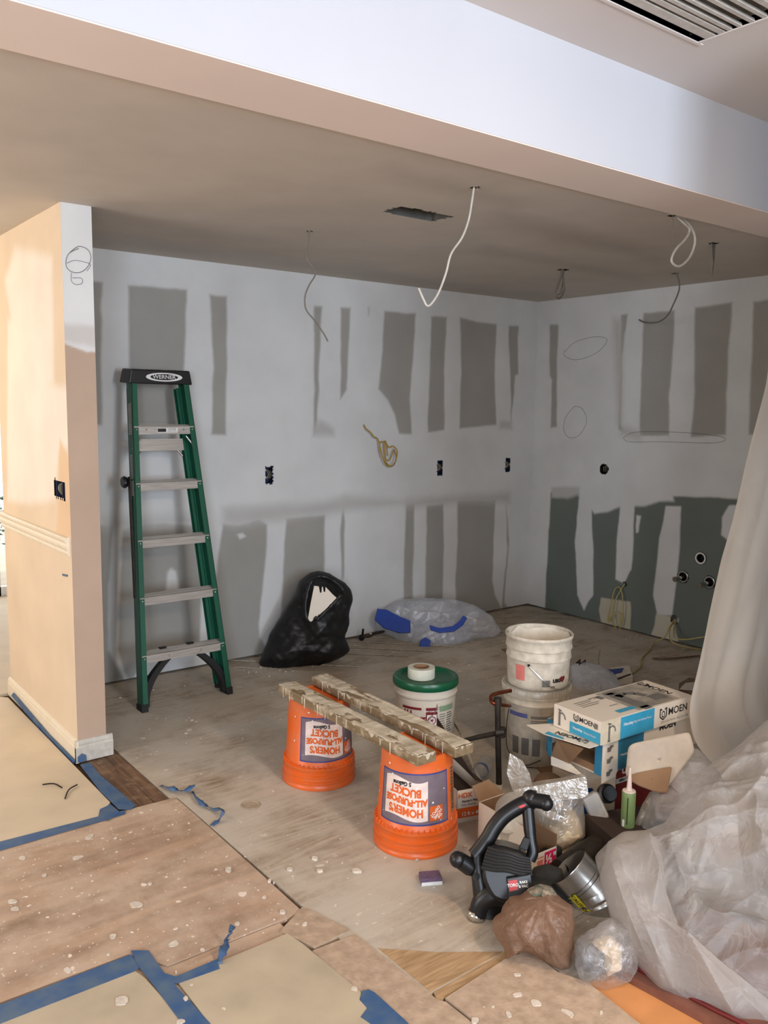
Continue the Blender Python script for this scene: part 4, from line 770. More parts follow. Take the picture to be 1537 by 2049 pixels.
# ---- timbers
def timber(loc,rz,ln,label,seed):
    t=thing('timber',label,'timber',loc,(0,0,rz),'plastered timbers on the orange buckets')
    o=MB().box((-.044,0,0),(.044,ln,.038)).build('board',M['timber'],t,bevel=.004)
    g=MB(); n=200; m=14
    U,V=np.meshgrid(np.linspace(-.044,.044,m),np.linspace(.004,ln-.004,n)); hgt=.5*fbm(U*22+seed,V*7,seed)+.55*fbm(U*70,V*16,seed+3)+.10
    Zt=.0383+np.clip(hgt*.006,-.003,.004)
    Zt[:,0]=.036;Zt[:,-1]=.036
    vs=list(zip(U.ravel(),V.ravel(),Zt.ravel())); fs=[(j*m+i,j*m+i+1,(j+1)*m+i+1,(j+1)*m+i) for j in range(n-1) for i in range(m-1)]; g.add(vs,fs); g.build('plaster_crust',M['plast_on'],t,smooth=True)
    dr=MB()
    for k in range(26):
        y=random.uniform(.02,ln-.03); l_=random.choice((.006,.010,.016,.03,.045)); wd_=random.uniform(.004,.016) if l_<.02 else .0025
        for sx in (-1,):
            P=[(y-wd_*1.6,.039),(y-wd_,.039-l_*.5),(y-wd_*.35,.039-l_),(y+wd_*.35,.039-l_),(y+wd_,.039-l_*.45),(y+wd_*1.6,.039)]; dr.prism(P,-.0458,-.0436,'x')
    dr.build('plaster_drips',M['plast_on'],t)
    e=MB()
    for k in range(4): x=-.036+.022*k+random.uniform(-.006,.006); l_=random.choice((.004,.007,.012,.024)); h_=random.uniform(.003,.010); e.prism([(x-h_*1.6,.039),(x-h_,.039-l_*.6),(x-h_*.3,.039-l_),(x+h_*.4,.039-l_*.9),(x+h_*1.2,.039-l_*.3),(x+h_*1.7,.039)],-.0015,.0005,'y')
    e.build('end_drips',M['plast_on'],t); return t
timber((1.896,2.185,.3715),R(-.4),.955,'plastered grey timber laid over both orange buckets, left of the pair',3.3)
timber((2.052,2.160,.3715),R(-1.6),.985,'plastered grey timber laid over both orange buckets, right of the pair, nearer the green-lidded bucket',8.1)
# ---- green-lidded bucket and tape roll
t=thing('compound_bucket','white joint compound bucket with dark green lid behind the timbers','bucket',(2.555,2.965,0),(0,0,-R(41)))
prof=[(.001,.002),(.12,.002),(.130,.006),(.1335,.02),(.143,.29),(.147,.292),(.149,.30),(.149,.305),(.145,.308),(.145,.335),(.148,.338),(.148,.35),(.001,.35)]
MB().lathe(prof,56).build('shell',M['whitepl'],t,smooth=True)
MB().lathe([(.001,.354),(.120,.354),(.126,.357),(.130,.366),(.140,.370),(.150,.368),(.154,.360),(.155,.338),(.151,.332),(.146,.333)],56).build('lid',M['greenlid'],t,smooth=True)
def cylg(off,zc,r0=.138,sl=.035):
    def f(u,v): z=zc+v; r_=r0+sl*(z-.15)+off; a=-pi/2+u/r0; return (r_*cos(a),r_*sin(a),z)
    return f
g=MB(); quad_fn(g,cylg(.001,.15),-.11,.095,-.015,.107,14,1); text_mb(g,'ALL',.036,lambda u,v:cylg(.001,.15)(u-.08,v+.075),.002,.95); text_mb(g,'PURPOSE',.036,lambda u,v:cylg(.001,.15)(u-.062,v+.048),.002,.95)
quad_fn(g,cylg(.001,.15),.005,.015,.058,.108,8,1); g.build('red_print',M['inkred'],t)
g=MB(); f=cylg(.0016,.15); quad_fn(g,f,.010,.022,.054,.075,6,1)
text_mb(g,'JOINT COMPOUND',.008,lambda u,v:f(u+.032,v+.091),.0004); g.build('white_print',M['inkw'],t)
g=MB(); f=cylg(.0021,.15); n=24; vs=[]
for k in range(n): a=2*pi*k/n; vs+= [f(.032+.020*cos(a),.048+.020*sin(a)),f(.032+.016*cos(a),.048+.016*sin(a))]
g.add(vs,[(2*k,2*((k+1)%n),2*((k+1)%n)+1,2*k+1) for k in range(n)])
for a,l_ in ((.9,.016),(2.4,.012),(3.6,.014),(5.2,.015),(0,.012)): g.add([f(.032+.003*cos(a+1.6),.048+.003*sin(a+1.6)),f(.032+l_*cos(a),.048+l_*sin(a)),f(.032-.003*cos(a+1.6),.048-.003*sin(a+1.6)),f(.032-.006*cos(a),.048-.006*sin(a))],[(0,1,2,3)])
g.build('emblem_print',M['inkred'],t)
g=MB(); quad_fn(g,cylg(.001,.15),.066,.085,.150,.112,10,1); g.build('green_print',M['inkgreen'],t)
g=MB(); 
for k in range(12):
    quad_fn(g,cylg(.001,.15),.068,.07-k*.011,.068+random.uniform(.025,.034),.074-k*.011,4,1); quad_fn(g,cylg(.001,.15),.108,.07-k*.011,.108+random.uniform(.025,.04),.0755-k*.011,4,1)
quad_fn(g,cylg(.0008,.15),-.11,-.10,.06,-.05,16,1); g.build('small_print',M['inkg'],t)
P=[(.146*cos(a),.146*sin(a)-.004*0,.285-.10*sin((a+pi/2-.55)/1.0*0+ (i/10)*pi)) for i,a in [(i,-pi/2-.85+1.25*i/10*1.35) for i in range(11)]]
P=[(.150*cos(a),.150*sin(a),z) for a,z in ((-pi/2+.42,.268),(-pi/2+.28,.235),(-pi/2+.1,.20),(-pi/2-.15,.165),(-pi/2-.5,.15),(-pi/2-.9,.17),(-pi/2-1.4,.26))]
hd=MB().tube(smooth_path(P,6),.0018,6).build('wire_handle',M['steel'],t); MB().ball((.151*cos(-pi/2+.42),.151*sin(-pi/2+.42),.27),.007,6).build('handle_pivot',M['whitepl'],hd)
_l=(2.533,2.968,0.36)
t=thing('mesh_tape_roll','white roll of drywall mesh tape sitting on the green bucket lid','tape roll',(_l[0]+.01,_l[1]+.015,.355))
MB().lathe([(.036,0),(.063,0),(.064,.002),(.064,.048),(.063,.05),(.036,.05)],40).build('roll',M['meshtape'],t,smooth=True)
MB().lathe([(.036,.0),(.038,0),(.038,.051),(.034,.051),(.034,0),(.036,0)],32).build('core',M['card'],t,smooth=True)
# ---- stacked white buckets
t=thing('mud_bucket','lidded white bucket with dirty clear lid, bottom of the white stack','bucket',(2.915,2.60,0),(0,0,-R(48)),'stacked white buckets')
MB().lathe([(.001,.002),(.12,.002),(.130,.006),(.1335,.02),(.143,.285),(.149,.29),(.149,.298),(.146,.302),(.146,.318),(.150,.322),(.150,.328),(.147,.33),(.147,.35),(.001,.35)],56).build('shell',M['whitepl2'],t,smooth=True)
lid=MB().lathe([(.001,.356),(.128,.356),(.132,.366),(.150,.366),(.1555,.36),(.157,.335),(.153,.333)],56).build('lid',M['tub'],t,smooth=True)
g=MB()
for k in range(60): a=2*pi*k/60; g.box((.154,-.0012,.336),(.1585,.0012,.362),Matrix.Rotation(a,4,'Z'))
g.build('lid_ribs',M['whitepl2'],t)
g=MB(); f=cylg(.001,.15); quad_fn(g,f,-.13,.085,-.035,.105,14,1); g.build('violet_print',M['inkblue'],t)
g=MB(); quad_fn(g,f,-.02,.085,.12,.098,14,1)
for k in range(4): quad_fn(g,f,-.02,.072-k*.009,.06+random.uniform(0,.05),.077-k*.009,10,1)
for u0 in (-.11,-.06,-.01): quad_fn(g,f,u0,-.09,u0+.035,-.01,4,1)
g.build('label_print',M['inkg'],t)
P=[(.153*cos(a),.153*sin(a),z) for a,z in ((-pi/2-.9,.26),(-pi/2-1.0,.15),(-pi/2-.85,.06),(-pi/2-.3,.02),(-pi/2+.2,.05))]
MB().tube(smooth_path(P,6),.002,6).build('wire_handle',M['iron'],t)
t=thing('mud_bucket','open white bucket caked with joint compound, topmost of the white stack','bucket',(2.905,2.585,.366),(0,0,-R(48)),'stacked white buckets')
MB().lathe([(.001,.001),(.128,.001),(.136,.006),(.138,.02),(.143,.13),(.1475,.133),(.1475,.142),(.1445,.145),(.1455,.175),(.150,.178),(.150,.187),(.147,.190),(.149,.222),(.1535,.226),(.154,.236),(.150,.240),(.146,.238),(.142,.16),(.140,.14)],60).build('shell',M['whitepl2'],t,smooth=True)
n=48; m=12; vs=[];fs=[]
for i in range(m+1):
    for k in range(n):
        r_=.143*i/m; a=2*pi*k/n; x=r_*cos(a);y=r_*sin(a); z=.125+.014*float(fbm(x*18,y*18,1))+ (max(0,i-7)/5)**1.6*.098*(1+.10*float(vn(a*3,1.5))); 
        vs.append((x*(1-.02*(i>10)),y*(1-.02*(i>10)),z))
fs=[(i*n+k,i*n+(k+1)%n,(i+1)*n+(k+1)%n,(i+1)*n+k) for i in range(m) for k in range(n)]
MB().add(vs,fs).build('joint_compound',M['mud'],t,smooth=True)
cylu=lambda off: (lambda u,v: ((.140+.036*(.08+v)+off)*cos(-pi/2+u/.142),(.140+.036*(.08+v)+off)*sin(-pi/2+u/.142),.08+v))
g=MB(); quad_fn(g,cylu(.001),-.105,-.035,-.060,.035,8,1); g.build('pink_print',M['inkpink'],t)
g=MB(); quad_fn(g,cylu(.001),.02,-.055,.055,-.025,6,1); quad_fn(g,cylu(.001),.06,-.06,.08,-.052,4,1); g.build('grey_print',M['inkg'],t)
g=MB(); text_mb(g,'USG',.022,lambda u,v:cylu(.001)(u+.09,v-.030),.0015); g.build('maker_lettering',M['ink'],t)
g=MB(); text_mb(g,'♥',.026,lambda u,v:cylu(.001)(u+.122,v-.028),.001); quad_fn(g,cylu(.001),.114,-.034,.128,-.020,3,1); g.build('red_mark',M['inkred'],t)
P=[(.150*cos(a),.150*sin(a),z) for a,z in ((-pi/2-.28,.120),(-pi/2-.1,.095),(-pi/2+.15,.06),(-pi/2+.45,.025),(-pi/2+.8,.01),(-pi/2+1.3,.02),(-pi/2+1.8,.08))]
hd=MB().tube(smooth_path(P,6),.0018,6).build('wire_handle',M['steel'],t); MB().ball((.149*cos(-pi/2-.28),.149*sin(-pi/2-.28),.121),.006,6).build('handle_pivot',M['dark'],hd)

# ---- iron pipe riser
_loc,_rot=(2.529, 2.449, 0.0),(-0.0000,0,-0.8015)
t=thing('pipe_riser','black iron pipe standing up from the floor with a side branch and tee','pipe',_loc,_rot)
MB().tube([(0.004,0.0,0.0),(-0.005,0.0,0.181),(-0.013,0.0,0.382)],.0125,14).tube([(-0.013,0.0,0.374),(-0.014,0.0,0.408)],.017,12).build('riser',M['iron'],t,smooth=True)
MB().tube([(-0.172,0.08,0.173),(-0.085,0.04,0.217),(-0.001,0.0,0.256)],[.009,.011,.011],12).tube([(-0.018,-0.005,0.257),(0.016,0.0,0.262)],.019,12).tube([(0.007,0.0,0.279),(0.006,0.0,0.239)],.018,12).build('branch',M['iron'],t,smooth=True)
MB().tube([(0,0,.0),(0,0,.03)],.02,14).build('floor_collar',M['whitepl2'],t,smooth=True)
o=MB().tube(smooth_path([(0.041,0.12,0.402),(-0.006,0.07,0.407),(-0.039,0.03,0.405),(-0.04,0.0,0.394),(-0.025,-0.01,0.385),(0.021,0.05,0.36),(0.038,0.1,0.341)],6),.0085,12).build('copper_tube',M['copper'],t,smooth=True); o['label']='bent copper tube at the top'
_s=(2.469,2.457,0.0)
o=MB().tube([(0,0,0),(0,0,.035)],.011,12).ball((0,0,.035),.011,6).build('pipe_stub',M['copper'],loc=_s,smooth=True); tag(o,'short capped copper stub in the floor beside the iron pipe','pipe')

# ---- MOEN boxes: top carton
def carton_print(par,items):
    for name,m,mb in items: mb.build(name,M[m],par)
def faucet(mb,f,s=1,r_=.003):
    def ln(pts,rr=r_): 
        for (a,b),(c,d) in zip(pts[:-1],pts[1:]):
            l_=math.hypot(c-a,d-b); nx,ny=-(d-b)/l_*rr,(c-a)/l_*rr; mb.add([f(a*s+nx,b*s+ny),f(c*s+nx,d*s+ny),f(c*s-nx,d*s-ny),f(a*s-nx,b*s-ny)],[(0,1,2,3)])
    ln([(-.008,-.03),(-.008,.02)],r_*1.6); ln([(-.008,.014),(.006,.020),(.018,.012),(.022,-.002)],r_); ln([(-.016,.030),(.002,.026)],r_*.8); ln([(-.014,-.03),(-.002,-.03)],r_); ln([(-.008,.02),(-.008,.03)],r_)
def shield(mb,f,s):
    for sx in (-1,1):
        P=[(0,-.5),(.42,-.2),(.42,.5),(.18,.36)]
        for (a,b),(c,d) in zip(P[:-1],P[1:]):
            l_=math.hypot(c-a,d-b); w_=.06; nx,ny=-(d-b)/l_*w_,(c-a)/l_*w_; mb.add([f(sx*(a+nx)*s,(b+ny)*s),f(sx*(c+nx)*s,(d+ny)*s),f(sx*(c-nx)*s,(d-ny)*s),f(sx*(a-nx)*s,(b-ny)*s)],[(0,1,2,3)])
        n=14; rr=.22
        vs=[]
        for k in range(n+1): a=pi*k/n-pi/2 if sx>0 else pi/2+pi*k/n; vs+= [f(rr*cos(a)*s,(rr*1.4*sin(a)-.02)*s),f((rr-.08)*cos(a)*s,((rr-.08)*1.4*sin(a)-.02)*s)]
        mb.add(vs,[(2*k,2*k+2,2*k+3,2*k+1) for k in range(n)])
bx0,by0=2.487,1.898; bw,bd,bh=.545,.238,.088; bz=.392
t=thing('faucet_carton','closed white and blue faucet carton lettered MOEN, topmost of the carton stack','carton',(bx0,by0,bz),(0,0,R(-3)))
MB().box((0,0,0),(bw,bd,bh)).build('box',M['cardw'],t,bevel=.002)
F=lambda du,dv: (lambda u,v:(du+u,-.0010,dv+v)); Fm=lambda du,dv: (lambda u,v:(du+u,-.0016,dv+v))
S=lambda du,dv: (lambda u,v:(-.0010,bd-(du+u),dv+v)); Sm=lambda du,dv: (lambda u,v:(-.0016,bd-(du+u),dv+v))
T=lambda du,dv: (lambda u,v:(du+u,dv+v,bh+.0010)); Tm=lambda du,dv: (lambda u,v:(du+u,dv+v,bh+.0016))
g=MB(); quad_fn(g,F(0,0),.105,.002,.30,bh-.002); quad_fn(g,S(0,0),.085,.002,bd-.002,bh*.52); g.build('blue_print',M['cyan'],t)
g=MB(); quad_fn(g,F(0,0),.0,.0,.105,bh); g.build('beige_panel',M['beigeprint'],t)
g=MB(); text_mb(g,'MOEN',.040,F(.445,.052),.0006,1.05); shield(g,F(.355,.050),.046); text_mb(g,'MOEN',.026,S(.17,.066),.0004,1.05); shield(g,S(.115,.066),.026); text_mb(g,'MOEN',.042,lambda u,v:(bw-.06+v,bd-.14-u+.03,bh+.0012),.0006,1.05); shield(g,lambda u,v:(bw-.06+v,bd-.03-u,bh+.0012),.04); g.build('maker_lettering',M['ink'],t)
g=MB(); text_mb(g,'Buy it for looks. Buy it for life.',.014,F(.43,.018),.0001); g.build('tagline',M['inklg'],t)
g=MB(); text_mb(g,'Hensley',.017,Fm(.15,.055),.0003); text_mb(g,'High Arc Kitchen Faucet',.013,Fm(.232,.055),0,.8); text_mb(g,'Hensley',.015,Sm(.125,.026),.0003); text_mb(g,'Kitchen Faucet',.012,Sm(.185,.024),0,.8); g.build('white_lettering',M['inkw'],t)
g=MB(); faucet(g,Fm(.052,.042),1.15,.0035); faucet(g,Sm(.04,.045),1.0,.003); faucet(g,lambda u,v:(.30+u*3.0,.12+v*2.6-.01,bh+.0014),1.2,.006); g.build('faucet_picture',M['inkg'],t)
g=MB(); quad_fn(g,T(0,0),.22,.012,.47,bd-.01); g.build('photo_panel',M['photo'],t)
g=MB(); quad_fn(g,Tm(0,0),.135,.030,.235,.055); g.build('blue_bar',M['cyan'],t)
g=MB()
for i,(a,b,c) in enumerate(((.06,.19,.10),(.06,.175,.08),(.06,.16,.11),(.06,.145,.09),(.15,.20,.04),(.16,.10,.05),(.17,.19,.03))): quad_fn(g,T(0,0),a,b,a+c,b+.004)
quad_fn(g,T(0,0),.19,.17,.215,.205); quad_fn(g,Sm(0,0),.205,.055,.222,.075); quad_fn(g,Tm(0,0),.37,.05,.45,.10); g.build('small_print',M['inkg'],t)
# ---- open MOEN carton below
cz0,cz1=.252,.388; cx0,cx1,cy0,cy1=2.535,3.12,1.925,2.21
t=thing('open_carton','torn open white and blue faucet carton with spread flaps under the closed one','carton',(cx0,cy0,cz0),(0,0,R(-3)))
W,Dp,Hh=cx1-cx0,cy1-cy0,cz1-cz0; th=.003
MB().box((0,0,0),(W,Dp,th)).box((0,0,0),(W,th,Hh)).box((0,Dp-th,0),(W,Dp,Hh)).box((W-th,0,0),(W,Dp,Hh)).box((.12,0,Hh-th),(W,Dp,Hh)).build('box',M['cardw'],t)
MB().box((.004,.02,.004),(.10,Dp-.01,.03)).build('inner_tray',M['card'],t)
F=lambda u,v:(u,-.0010,v)
g=MB(); quad_fn(g,F,.085,.002,.235,Hh-.002); quad_fn(g,lambda u,v:(-.001,u,v),.0,.0,.035,Hh); quad_fn(g,lambda u,v:(-.001,u,v),Dp-.03,.0,Dp,Hh); g.build('blue_print',M['cyand'],t)
g=MB(); g.add([(0,-.001,-.03),(.075,-.002,-.018),(.09,-.001,0),(.085,-.001,Hh),(0,-.001,Hh)],[(0,1,2,3,4)]); g.build('front_panel',M['cardw'],t)
g=MB()
for z_ in (.10,.055,.005):
    text_mb(g,'♣' if False else '~',.02,lambda u,v:(u+.04,-.0025,v+z_),.004); quad_fn(g,lambda u,v:(u,-.0024,v),.025,z_-.012,.045,z_+.006); quad_fn(g,lambda u,v:(u,-.0024,v),.038,z_+.002,.058,z_+.012)
g.build('part_pictures',M['inkg'],t)
g=MB(); text_mb(g,'Hensley',.014,lambda u,v:(u+.125,-.0018,v+.06),.0002); g.build('white_lettering',M['inkw'],t)
g=MB(); text_mb(g,'MOEN',.036,lambda u,v:(u+.38,-.0012,v+.12),.0014); g.build('maker_lettering',M['ink'],t)
_w=Vector((cx0,cy0,cz0))
fl_=[(2.493,1.909,0.389),(2.442,1.912,0.389),(2.409,2.101,0.389),(2.424,2.205,0.389),(2.56,2.133,0.389)]
Mi=(Matrix.Translation(_w)@Matrix.Rotation(R(-3),4,'Z')).inverted()
g=MB(); g.add([Mi@Vector(p) for p in fl_],[(0,1,2,3,4)]); g.build('top_flap',M['cardw'],t,thick=.003)
e1=(Mi@Vector(fl_[2])-Mi@Vector(fl_[1])).normalized(); e2=(Mi@Vector(fl_[4])-Mi@Vector(fl_[1])); e2=(e2-e1*e2.dot(e1)).normalized(); nn=e1.cross(e2).normalized(); nn=nn if nn.z>0 else -nn
g=MB(); cc=Mi@Vector(fl_[1])+e1*.115+e2*.045; text_mb(g,'MOEN',.036,lambda u,v: tuple(cc+e1*u-e2*v+nn*.0025),.0014)
cc2=Mi@Vector(fl_[1])+e1*.045+e2*.040; shield(g,lambda u,v: tuple(cc2+e1*u-e2*v+nn*.0025),.034); g.build('flap_lettering',M['ink'],t)
g=MB(); g.add([tuple(Mi@Vector(fl_[2])+nn*.0022),tuple(Mi@(Vector(fl_[2])*.55+Vector(fl_[1])*.45)+nn*.0022),tuple(Mi@(Vector(fl_[2])*.5+Vector(fl_[1])*.38+Vector(fl_[4])*.12)+nn*.0022),tuple(Mi@(Vector(fl_[2])*.8+Vector(fl_[4])*.2)+nn*.0022)],[(0,1,2,3)]); g.build('flap_blue_print',M['cyan'],t)
f2=[(2.464,2.084,0.36),(2.477,2.122,0.28),(2.514,2.06,0.26),(2.478,1.967,0.36)]
g=MB(); g.add([Mi@Vector(p) for p in f2],[(0,1,2,3)]); g.build('side_flap',M['card'],t,thick=.003)
f3=[(2.477,2.122,0.28),(2.514,2.06,0.26),(2.537,2.003,0.22),(2.553,2.103,0.2),(2.485,2.126,0.24)]
g=MB(); g.add([Mi@Vector(p) for p in f3],[(0,1,2,3,4)]); g.build('lower_flap',M['cardw'],t,thick=.003)
g=MB(); g.add([Mi@Vector(p) for p in ((2.446,2.115,0.35),(2.444,2.093,0.35),(2.472,2.114,0.28),(2.475,2.135,0.28))],[(0,1,2,3)]); g.build('flap_blue_edge',M['cyand'],t,thick=.003)
# ---- curved white/brown card panel leaning out of the plastic
_loc,_rot=(2.56, 1.74, 0.16),(-0.2094,0,-0.9738)
_o=[(-0.079,0.142),(-0.074,0.246),(-0.057,0.259),(0.049,0.295),(0.132,0.323),(0.152,0.259),(0.058,0.104),(0.006,0.106),(-0.055,0.123)]
t=thing('packing_sheet','curved white foam packing sheet with tan lower side, right of the cartons','packing',_loc,_rot)
def bent(P,y0,m,nm):
    O=resample(P,60,1); c=O.mean(0); vs=[];fs=[]; n=60
    for r_ in range(9):
        q=c+(O-c)*(r_/8 if r_ else .01)
        vs+=[(a,y0-.5*(a-c[0])**2+.35*(b-c[1])**2,b) for a,b in q]
    fs=[(r_*n+k,r_*n+(k+1)%n,(r_+1)*n+(k+1)%n,(r_+1)*n+k) for r_ in range(8) for k in range(n)]
    return MB().add(vs,fs).build(nm,M[m],t,smooth=True,thick=.005)
M['foam']=mat('wrapped_foam',(188,172,152),.6,noise=.15,nscale=9); bent(_o,-.03,'foam','sheet')
bent([(-0.082,0.137),(-0.04,0.156),(0.02,0.177),(0.079,0.196),(0.067,0.102),(0.024,0.101),(-0.029,0.113)],-.042,'card','tan_side')
# ---- bottom carton white/dark red
dx0,dy0=2.665,1.955
t=thing('red_carton','white carton with dark red printed side at the bottom of the carton stack','carton',(dx0,dy0,0),(0,0,R(-4)))
MB().box((0,0,0),(.40,.34,.248)).build('box',M['cardw'],t,bevel=.002)
g=MB(); quad_fn(g,lambda u,v:(u,-.001,v),.0,.0,.40,.246); g.build('red_print',M['darkred'],t)
g=MB(); quad_fn(g,lambda u,v:(u,-.0018,v),.0,.175,.07,.195); text_mb(g,'U',.04,lambda u,v:(u+.045,-.0018,v+.222),.002); g.build('white_print',M['inkw'],t)
g=MB(); text_mb(g,'HERO',.015,lambda u,v:(u+.035,-.0024,v+.185),.0008); g.build('print_lettering',M['ink'],t)
g=MB(); g.add([(-.001,.005,.246),(-.02,.0,.215),(-.02,.10,.225),(-.001,.12,.248)],[(0,1,2,3)]); g.build('tan_flap',M['card'],t,thick=.002)
# ---- caulk tube
_loc,_rot=(2.5, 1.775, 0.13),(-0.0000,0,-0.9534)
t=thing('caulk_tube','green caulk tube with long pale nozzle in front of the dark red carton','tube',_loc,_rot)
MB().lathe([(.001,0),(.024,0),(.0245,.004),(.0245,.128),(.023,.131),(.001,.131)],28).build('barrel',M['caulkg'],t,smooth=True)
MB().lathe([(.001,.129),(.0235,.131),(.022,.134),(.012,.136),(.0095,.142),(.004,.218),(.001,.219)],20).build('nozzle',M['nozzle'],t,smooth=True)
g=MB(); f=lambda u,v:(.0252*cos(-pi/2+u/.025),.0252*sin(-pi/2+u/.025),v+.07); quad_fn(g,f,-.0215,-.066,-.011,-.04,3,1); g.build('barcode_patch',M['inkw'],t)
g=MB(); quad_fn(g,lambda u,v:(f(u,v)[0],f(u,v)[1],f(u,v)[2]),-.004,-.055,-.001,.045,2,1); g.build('print_line',M['dark'],t)
o=MB().box((-.12,-.09,0),(.12,.09,.129)).build('dark_carton',M['carddark'],loc=(2.53,1.80,0),rot=(0,0,R(-20))); tag(o,'dark carton under the caulk tube, half covered by the sheeting','carton')
# ---- tubs beside it
t=thing('blue_tub','blue plastic tub standing between the zip bag and the red carton','tub',(2.515,2.005,0),(0,0,R(-38)))
g=MB(); a,b,h_=.055,.06,.15
g.add([(-a,-b,0),(a,-b,0),(a,b,0),(-a,b,0),(-a*1.15,-b*1.15,h_),(a*1.15,-b*1.15,h_),(a*1.15,b*1.15,h_),(-a*1.15,b*1.15,h_)],[(3,2,1,0),(0,1,5,4),(1,2,6,5),(2,3,7,6),(3,0,4,7)]); g.build('body',M['bluepl'],t,thick=.004)
MB().box((.0,-b-.004,.01),(.03,-b-.002,.03)).build('label',M['inkw'],t)
MB().box((-.06,-.066,.07),(.06,-.064,.075)).build('seam',M['bluepl'],t)
_loc,_rot=(2.5, 1.9, 0.16),(-0.3491,0,-0.9209)
t=thing('frosted_tub','frosted clear plastic tub tilted above the blue tub','tub',_loc,_rot)
_o=[(-0.068,0.015),(-0.024,0.046),(-0.009,0.044),(0.037,-0.037),(0.027,-0.049),(-0.034,-0.047)]
MB().prism(_o,-.02,.05,'y').build('body',M['tub'],t,bevel=.008)
_loc,_rot=(2.58, 1.93, 0.17),(-0.0000,0,-0.9285)
t=thing('black_fitting','round black plastic plumbing fitting leaning on the white carton side','fitting',_loc,_rot)
mx=Matrix.Rotation(R(62),4,'X')@Matrix.Rotation(R(25),4,'Y')
MB().lathe([(.001,-.02),(.032,-.02),(.036,-.012),(.036,.008),(.027,.012),(.027,.03),(.001,.03)],28,mx).build('body',M['black'],t,smooth=True)
# ---- zip bag with white rags
_loc,_rot=(2.36, 1.985, 0.0),(-0.2443,0,-0.8715)
t=thing('zip_bag','clear zip bag holding white rags in front of the cartons','bag',_loc,_rot)
_o=[(-0.099,0.125),(-0.138,0.176),(-0.131,0.217),(-0.03,0.242),(0.1,0.28),(0.109,0.22),(0.093,0.186),(0.104,0.111),(0.108,0.049),(0.07,0.018),(0.017,-0.016),(-0.023,-0.01),(-0.049,0.04)]
pillow(_o,(0.009,0.101),.075,.05,lambda u,v:.022*crum(u,v,14,4),120,30,1,jag=.004).build('bag_film',M['filmzip'],t,smooth=True)
MB().prism([(-0.158,0.207),(-0.03,0.242),(0.1,0.28),(0.111,0.216),(0.09,0.203),(-0.028,0.18),(-0.097,0.169),(-0.15,0.182)],-.082,-.078,'y').build('zip_strip',M['filmzip'],t)
MB().prism([(-0.181,0.327),(-0.133,0.303),(-0.105,0.262),(-0.092,0.217),(-0.157,0.174),(-0.189,0.254)],-.02,-.018,'y').build('bag_flap',M['filmzip'],t)
g=MB(); quad_fn(g,lambda u,v:(u,-.083,v),*(-0.099,0.213),*(-0.074,0.197)); g.build('bag_print',M['carddark'],t)
g2=[(-0.024,-0.007),(-0.043,0.023),(-0.032,0.06),(0.009,0.092),(0.029,0.139),(0.056,0.151),(0.085,0.109),(0.101,0.054),(0.061,0.021),(0.013,-0.01)]
o=pillow(g2,(0.032,0.059),.06,.035,lambda u,v:.016*ridge(u*13,v*9,7,2)+.008*fbm(u*30,v*25,3),90,24,2).build('rag_bundle',M['cotton'],loc=_loc,rot=_rot,smooth=True); tag(o,'bunched white rags inside the clear zip bag','rag')
# ---- white card box with tub, label 1/2"
x0,y0,x1,y1=2.135,1.90,2.262,2.175; h_=.165
t=thing('fitting_box','white card box with brown inside and magenta size label behind the blower','box',(x0,y0,0),(0,0,R(-2)))
W,Dp=x1-x0,y1-y0; th=.0025
MB().box((0,0,0),(W,Dp,th)).box((0,0,0),(th,Dp,h_)).box((0,Dp-th,0),(W,Dp,h_)).box((0,0,0),(W,th,.075)).build('box',M['cardw'],t)
MB().box((W-th,0,0),(W,Dp,.12)).box((th,th,th),(th+.0015,Dp-th,h_-.002)).box((th,Dp-th*2,th),(W,Dp-th,h_-.002)).build('brown_inside',M['card'],t)
g=MB(); g.add([(0,Dp,h_),(W,Dp,h_),(W*.75,Dp+.05,h_+.045),(.01,Dp+.05,h_+.04)],[(0,1,2,3)]); g.build('top_flap',M['card'],t,thick=.002)
g=MB(); quad_fn(g,lambda u,v:(u,-.001,v),.066,.012,W-.004,.070); g.build('magenta_print',M['inkmag'],t)
g=MB(); text_mb(g,'½"',.046,lambda u,v:(u+.096,-.002,v+.040),.0014); g.build('size_lettering',M['inkw'],t)
g=MB(); quad_fn(g,lambda u,v:(u,-.001,v),.030,.018,.058,.048); quad_fn(g,lambda u,v:(u,-.001,v),.030,.056,.060,.060); g.build('small_picture',M['inkpink'],t)
_loc,_rot=(2.19, 2.02, 0.035),(0.1396,0,-0.8258)
t=thing('lidded_tub','frosted plastic tub with rounded lid standing in the white card box','tub',_loc,_rot)
_o=[(-0.085,0.142),(-0.072,0.178),(-0.031,0.214),(0.005,0.214),(0.045,0.165),(0.057,0.105),(0.037,0.021),(-0.043,0.012)]
MB().prism(resample(_o,40,3).tolist(),-.035,.035,'y').build('body',M['tub'],t,bevel=.006)
_o=[(-0.082,0.14),(-0.068,0.17),(-0.034,0.204),(-0.002,0.205),(0.027,0.163),(0.025,0.122),(-0.027,0.086),(-0.063,0.092)]
MB().prism(resample(_o,40,3).tolist(),-.046,-.036,'y').build('lid',M['whitepl2'],t,bevel=.003)
